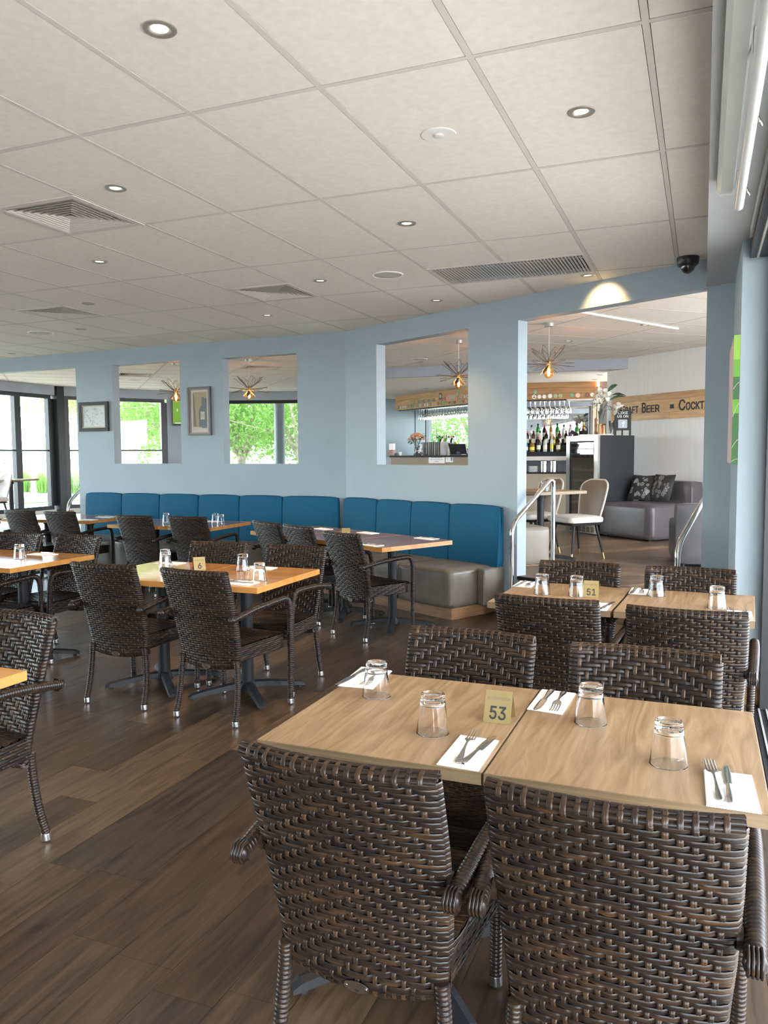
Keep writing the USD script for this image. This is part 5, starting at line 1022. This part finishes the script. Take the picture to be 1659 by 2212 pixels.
BL = Line((-1.955, 7.64), (-1.42, 8.02)); t = thing('bench', 'beige leather bench end just inside the doorway', 'bench'); obj('seat', cushion(BL, 0, .655, -.34, 0, RF + .01, RF + .395, .03, .006), 'beige_leather', t, True); obj('bench_plinth', BL.box(.03, .63, -.32, -.02, RF, RF + .012), 'skirting', t)
# pendant lamps with radiating wire petals
def make_pendant(loc, label):
    t = thing('pendant_lamp', label, 'lamp', loc, 0, 'petal pendant lamps'); zb = 2.45 - CZ
    obj('ceiling_rose', MB().lathe([(0, 0), (.052, 0), (.052, -.035), (.05, -.038), (0, -.038)], 24).mesh, 'brushed', t, 40); obj('cord', MB().cyl((0, 0, -.036), (0, 0, zb + .07), .0028, n=6).mesh, 'off_white', t)
    obj('lamp_holder', MB().lathe([(.0, zb + .075), (.014, zb + .075), (.020, zb + .05), (.022, zb + .005), (0, zb + .0)], 18).mesh, 'bright_brass', t, 40)
    def petal(th, el, ln, w, solid):
        d = np.array([math.cos(th) * math.cos(el), math.sin(th) * math.cos(el), math.sin(el)]); s = np.array([-math.sin(th), math.cos(th), 0]); o = np.array([0, 0, zb + .02])
        out = [(.035, -.012), (ln * .72, -w / 2), (ln, -w * .12), (ln, w * .12), (ln * .72, w / 2), (.035, .012)]; P = [o + d * a + s * b for a, b in out]
        if solid: n_ = np.cross(d, s) * .0012; obj('petal_plate', MB().hull([p + n_ for p in P] + [p - n_ for p in P]).mesh, 'pewter', t, False)
        else:
            mb = MB()
            for a, b in zip(P, P[1:] + P[:1]): mb.tube([a, b], .0026, 5)
            obj('petal_wire', mb.mesh, 'pewter', t, 40)
    for k in range(10): petal(k * .628 + .2, .62 + .12 * (k % 2), .27, .065, k % 5 == 0)
    for k in range(10): petal(k * .628 + .5, .06 - .22 * (k % 2), .29, .07, False)
    for k in range(6): petal(k * 1.047, -.85, .14, .055, k % 2 == 0)
    obj('bulb', MB().lathe([(.0, zb - .135)] + [(.052 * math.sin(a), zb - .082 - .052 * math.cos(a)) for a in np.linspace(.15, 2.5, 12)] + [(.020, zb - .02), (.016, zb + .0)], 22).mesh, 'bulb_glass', t, 40)
    mb = MB()
    for k in range(6): a = k * 1.047; mb.tube([(.007 * math.cos(a), .007 * math.sin(a), zb - .03), (.013 * math.cos(a), .013 * math.sin(a), zb - .075), (.007 * math.cos(a), .007 * math.sin(a), zb - .11)], .0028, 6)
    obj('filament', mb.mesh, 'filament', t); return t
pd = make_pendant((-1.58, 8.74, CZ), 'petal pendant lamp with glowing bulb inside the doorway')
dup(pd, (-2.85, 9.57, CZ), 25, 'petal pendant lamp with glowing bulb in the opening onto the bar'); dup(pd, (-6.2, 10.08, CZ), 50, 'petal pendant lamp before the tree filled window, right wall opening'); dup(pd, (-7.44, 10.0, CZ), 10, 'petal pendant lamp half behind the wall edge, left wall opening')
t = thing('ceiling_batten', 'thin white ceiling light strip in the bar room', 'light'); a, b = np.array([-1.21, 8.02, CZ - .012]), np.array([-.29, 9.66, CZ - .012]); obj('strip', MB().tube([a, b], .012, 8).mesh, 'white', t)
obj('strip_clip', MB().box(a - .02, a + np.array([.02, .02, .0115])).mesh, 'white', t)
for x, y, z, on, lab in [(-.62, 9.30, CZ, 1, 'downlight in the bar ceiling at the right of the doorway view'), (-1.60, 10.2, CZ, 1, 'downlight in the bar ceiling above the pendant in the doorway'), (-1.72, 13.9, 2.752, 1, 'downlight in the low ceiling over the bar end'), (-1.55, 13.1, 2.752, 1, 'nearer downlight in the low ceiling over the bar end'), (-4.05, 11.55, CZ, 1, 'pale downlight in the opening onto the bar'), (-4.9, 14.3, 2.752, 1, 'downlight in the low ceiling over the bar, left'), (-4.6, 15.4, 2.752, 1, 'lit downlight in the low ceiling near the timber bulkhead'), (-9.9, 11.6, CZ, 1, 'pale downlight in the far ceiling, left wall opening'), (-7.6, 12.2, CZ, 1, 'pale downlight in the far ceiling, right wall opening'), (-7.2, 14.5, CZ, 1, 'small downlight deep in the right wall opening'), (-11.2, 9.9, CZ, 1, 'pale downlight by the left windows')]:
    downlight(x, y, z, on, lab, 'downlights in the bar room ceilings', spot=False)
speaker(-3.95, 11.2, CZ, .13, 'round ceiling speaker in the opening onto the bar'); speaker(-9.75, 11.9, CZ, .14, 'round ceiling speaker in the left wall opening')
t = thing('television', 'wall mounted television showing a green sports field', 'television'); M = tvw.M(.0)
obj('casing', tvw.box(.10, 1.14, .03, .08, 2.17, 2.72, .006), 'black_frame', t); obj('wall_mount', tvw.box(.45, .8, .001, .031, 2.3, 2.6), 'black_metal', t); obj('screen', tvw.box(.115, 1.125, .08, .0812, 2.205, 2.705), 'screen_green', t, False)
obj('pitch_image', tvw.box(.36, .60, .0812, .0818, 2.33, 2.49), 'screen_pitch', t, False)
for s, z in ((.20, 2.47), (.33, 2.36), (.38, 2.50), (.44, 2.50)): obj('player_image', tvw.box(s, s + .018, .0818, .0822, z, z + .06), 'screen_white', t, False)
obj('score_bar', tvw.box(.16, .62, .0812, .0818, 2.212, 2.228), 'screen_white', t, False)

# ================================================================== OUTSIDE
gnd = sg.box(-70, -60, 60, 80).difference(sg.box(-12.2, -5.1, .47, 6).union(MAIN).union(BAR.buffer(.05)))
struct('terrain', MB().prism(gnd, -.20, -.035).mesh, 'paving')
LAWN = sg.Polygon([(-12.75, 5), (-12.75, 12.6), (-11.2, 14.8), (-9.9, 15.7), (-6.6, 17.2), (-5.8, 19), (4, 19), (4, 60), (-60, 60), (-60, 5)])
struct('field', MB().prism(LAWN, -.03, .28).mesh, 'paving')
lw = sg.LineString([(-18.6, 4), (-18.6, 14), (-16.8, 19), (-12, 22), (-2, 24)]).buffer(1.4)
obj('lawn', MB().prism(lw, .2805, .30).mesh, 'lawn', None, False, 'strip of bright lawn under the far windows', 'lawn', None, 'stuff')
t = thing('veranda_post', 'grey round veranda post outside the right wall opening window', 'post', (-9.25, 16.35, .28)); obj('shaft', MB().cyl((0, 0, 0), (0, 0, 2.74), .125, n=24).mesh, 'post_grey', t, 40); obj('base_plate', MB().cyl((0, 0, 0), (0, 0, .02), .17, n=20).mesh, 'post_grey', t)
t = thing('veranda_post', 'pale square veranda post outside the left wall opening window', 'post', (-11.15, 15.0, .28)); obj('shaft', MB().box((-.09, -.09, 0), (.09, .09, 2.74), .008).mesh, 'ext_blue', t); obj('base_plate', MB().box((-.12, -.12, 0), (.12, .12, .02)).mesh, 'ext_blue', t)
EB = Line((-44, 15), (-16, 42)); t = thing('building', 'low white building with blue grey band beyond the left windows', 'building')
obj('wall', EB.box(0, EB.L, -8, 0, .28, 3.4), 'ext_white', t); obj('band', EB.box(2, EB.L - 2, .001, .12, 1.25, 1.85), 'ext_blue', t); obj('parapet', EB.box(-.2, EB.L + .2, -8.2, .2, 3.4, 3.6), 'ext_white', t)
for i in range(6): w_ = obj('window', EB.box(4 + 6 * i, 6.2 + 6 * i, .001, .05, 2.1, 2.9), 'ext_blue', t); obj('pane', EB.box(4.1 + 6 * i, 6.1 + 6 * i, .05, .055, 2.16, 2.84), 'car_glass', w_)
for i in range(3): obj('door', EB.box(9 + 9 * i, 10.4 + 9 * i, .001, .06, .28, 1.24), 'ext_blue', t)
c = thing('car', 'red car parked beyond the left windows', 'car', (-30.2, 24.6, .285), 42)
prof = sg.Polygon([(-2.0, .25), (2.0, .25), (2.05, .62), (1.6, .80), (.85, .88), (.30, 1.36), (-1.0, 1.40), (-1.75, .95), (-2.05, .85)]); M = frame((0, .8, 0), (1, 0, 0), (0, 0, 1)); obj('body', MB().prism(prof.buffer(.06).buffer(-.03), 0, 1.6, M).mesh, 'car_red', c, 40)
gp = sg.Polygon([(.62, .92), (.24, 1.30), (-.95, 1.33), (-1.45, .95)]); obj('side_window', MB().prism(gp, -.012, 1.612, M).mesh, 'car_glass', c)
for x in (-1.25, 1.25):
    for y in (-.78, .78): obj('wheel', MB().cyl((x, y - .1, .31), (x, y + .1, .31), .31, n=20).mesh, 'black_rubber', c, 40)
def grass_clump(loc, label, seed):
    t = thing('ornamental_grass', label, 'shrub', loc, 0, 'ornamental grasses beyond the left windows'); g = np.random.default_rng(seed); mb = MB()
    for k in range(520):
        th, r0 = g.uniform(0, 6.28), g.uniform(0, .22); ln, le = g.uniform(.55, 1.05), g.uniform(.1, .75); d = np.array([math.cos(th), math.sin(th), 0]); s = np.array([-d[1], d[0], 0]) * .009; X = []
        for q in (0, .4, .75, 1): c = d * (r0 + le * q * q * .75) + np.array([0, 0, ln * (q - .25 * le * q * q)]); X.append([c - s * (1 - q * .9), c + s * (1 - q * .9)])
        mb.grid(np.array(X))
    obj('blades', mb.mesh, 'leaves', t, True, kind='stuff'); obj('root_clump', MB().lathe([(0, 0), (.2, 0), (.12, .12), (0, .14)], 10).mesh, 'leaf_dark', t); return t
gc = grass_clump((-20.9, 20.6, .28), 'ornamental grass outside the second window pane', 1)
for x, y, lab in ((-22.1, 20.9, 'ornamental grass left of the window mullion'), (-19.5, 20.6, 'ornamental grass by the chrome handrail window'), (-23.4, 20.6, 'ornamental grass near the red car'), (-17.6, 20.8, 'ornamental grass hidden beyond the left wall edge')): dup(gc, (x, y, .28), x * 40, lab)
def make_tree(loc, label, seed, n=7500):
    t = thing('tree', label, 'tree', loc, 0, 'leafy trees outside the far windows'); g = np.random.default_rng(seed); tk = MB(); tips = []
    tk.tube([(0, 0, 0), (.05, .03, .8), (.0, .0, 1.5)], [.17, .14, .12], 9)
    for k in range(9):
        th = k * 2.4; r = g.uniform(1.2, 2.3); z = g.uniform(1.3, 4.8); e = np.array([math.cos(th) * r, math.sin(th) * r, z]); m_ = np.array([e[0] * .35, e[1] * .35, 1.2 + (z - 1.2) * .55]); tk.tube([(0, 0, .9 + .06 * k), m_, e], [.075, .05, .018], 6); tips += [e, m_ * .4 + e * .6]
        for q in range(3): e2 = e + g.normal(size=3) * .7; tk.tube([m_ * .3 + e * .7, e2], [.025, .01], 4); tips.append(e2)
    tips += [np.array([g.normal() * .8, g.normal() * .8, g.uniform(3, 5.2)]) for _ in range(8)]
    obj('trunk', tk.mesh, 'bark', t, True); tips = np.array(tips); c = tips[g.integers(0, len(tips), n)] + g.normal(size=(n, 3)) * np.array([.42, .42, .34]); u = g.normal(size=(n, 3)); u /= np.linalg.norm(u, axis=1, keepdims=True); w = np.cross(u, g.normal(size=(n, 3))); w /= np.linalg.norm(w, axis=1, keepdims=True); s = g.uniform(.032, .066, (n, 1)); V = np.stack([c - u * s * 1.5, c + w * s * .7, c + u * s * 1.5, c - w * s * .7], 1).reshape(-1, 3); i = np.arange(n)[:, None] * 4
    obj('crown', (V, np.hstack([i, i + 1, i + 2, i + 3])), 'leaves', t, False, kind='stuff'); return t
tr = make_tree((-15.5, 21.5, .28), 'leafy tree in the left wall opening window', 11); tr2 = make_tree((-11.6, 21.8, .28), 'leafy tree right of the post in the right wall opening window', 12)
for i, (src, x, y, rz, lab) in enumerate([(tr2, -18.6, 22.4, 80, 'leafy tree at the left edge of the left wall opening window'), (tr, -14.2, 22.6, 140, 'leafy tree left of the post in the right wall opening window'), (tr2, -9.2, 23.2, 200, 'leafy tree at the right edge of the right wall opening window'), (tr, -18.5, 29, 20, 'taller seeming tree behind the left wall opening trees'), (tr2, -13.5, 30, 250, 'tree far behind the right wall opening window'), (tr, -23.5, 27.5, 100, 'tree behind the white building, left'), (tr2, -30, 33, 10, 'tree crown above the white building roof'), (tr, -36, 31, 60, 'second tree crown above the white building roof'), (tr2, -6.2, 23.0, 33, 'tree behind the bar window, left part'), (tr, -4.2, 24.5, 77, 'tree behind the bar window, right part'), (tr2, -2.2, 22.0, 150, 'tree behind the bottles in the bar window')]): dup(src, (x, y, .28), rz, lab)
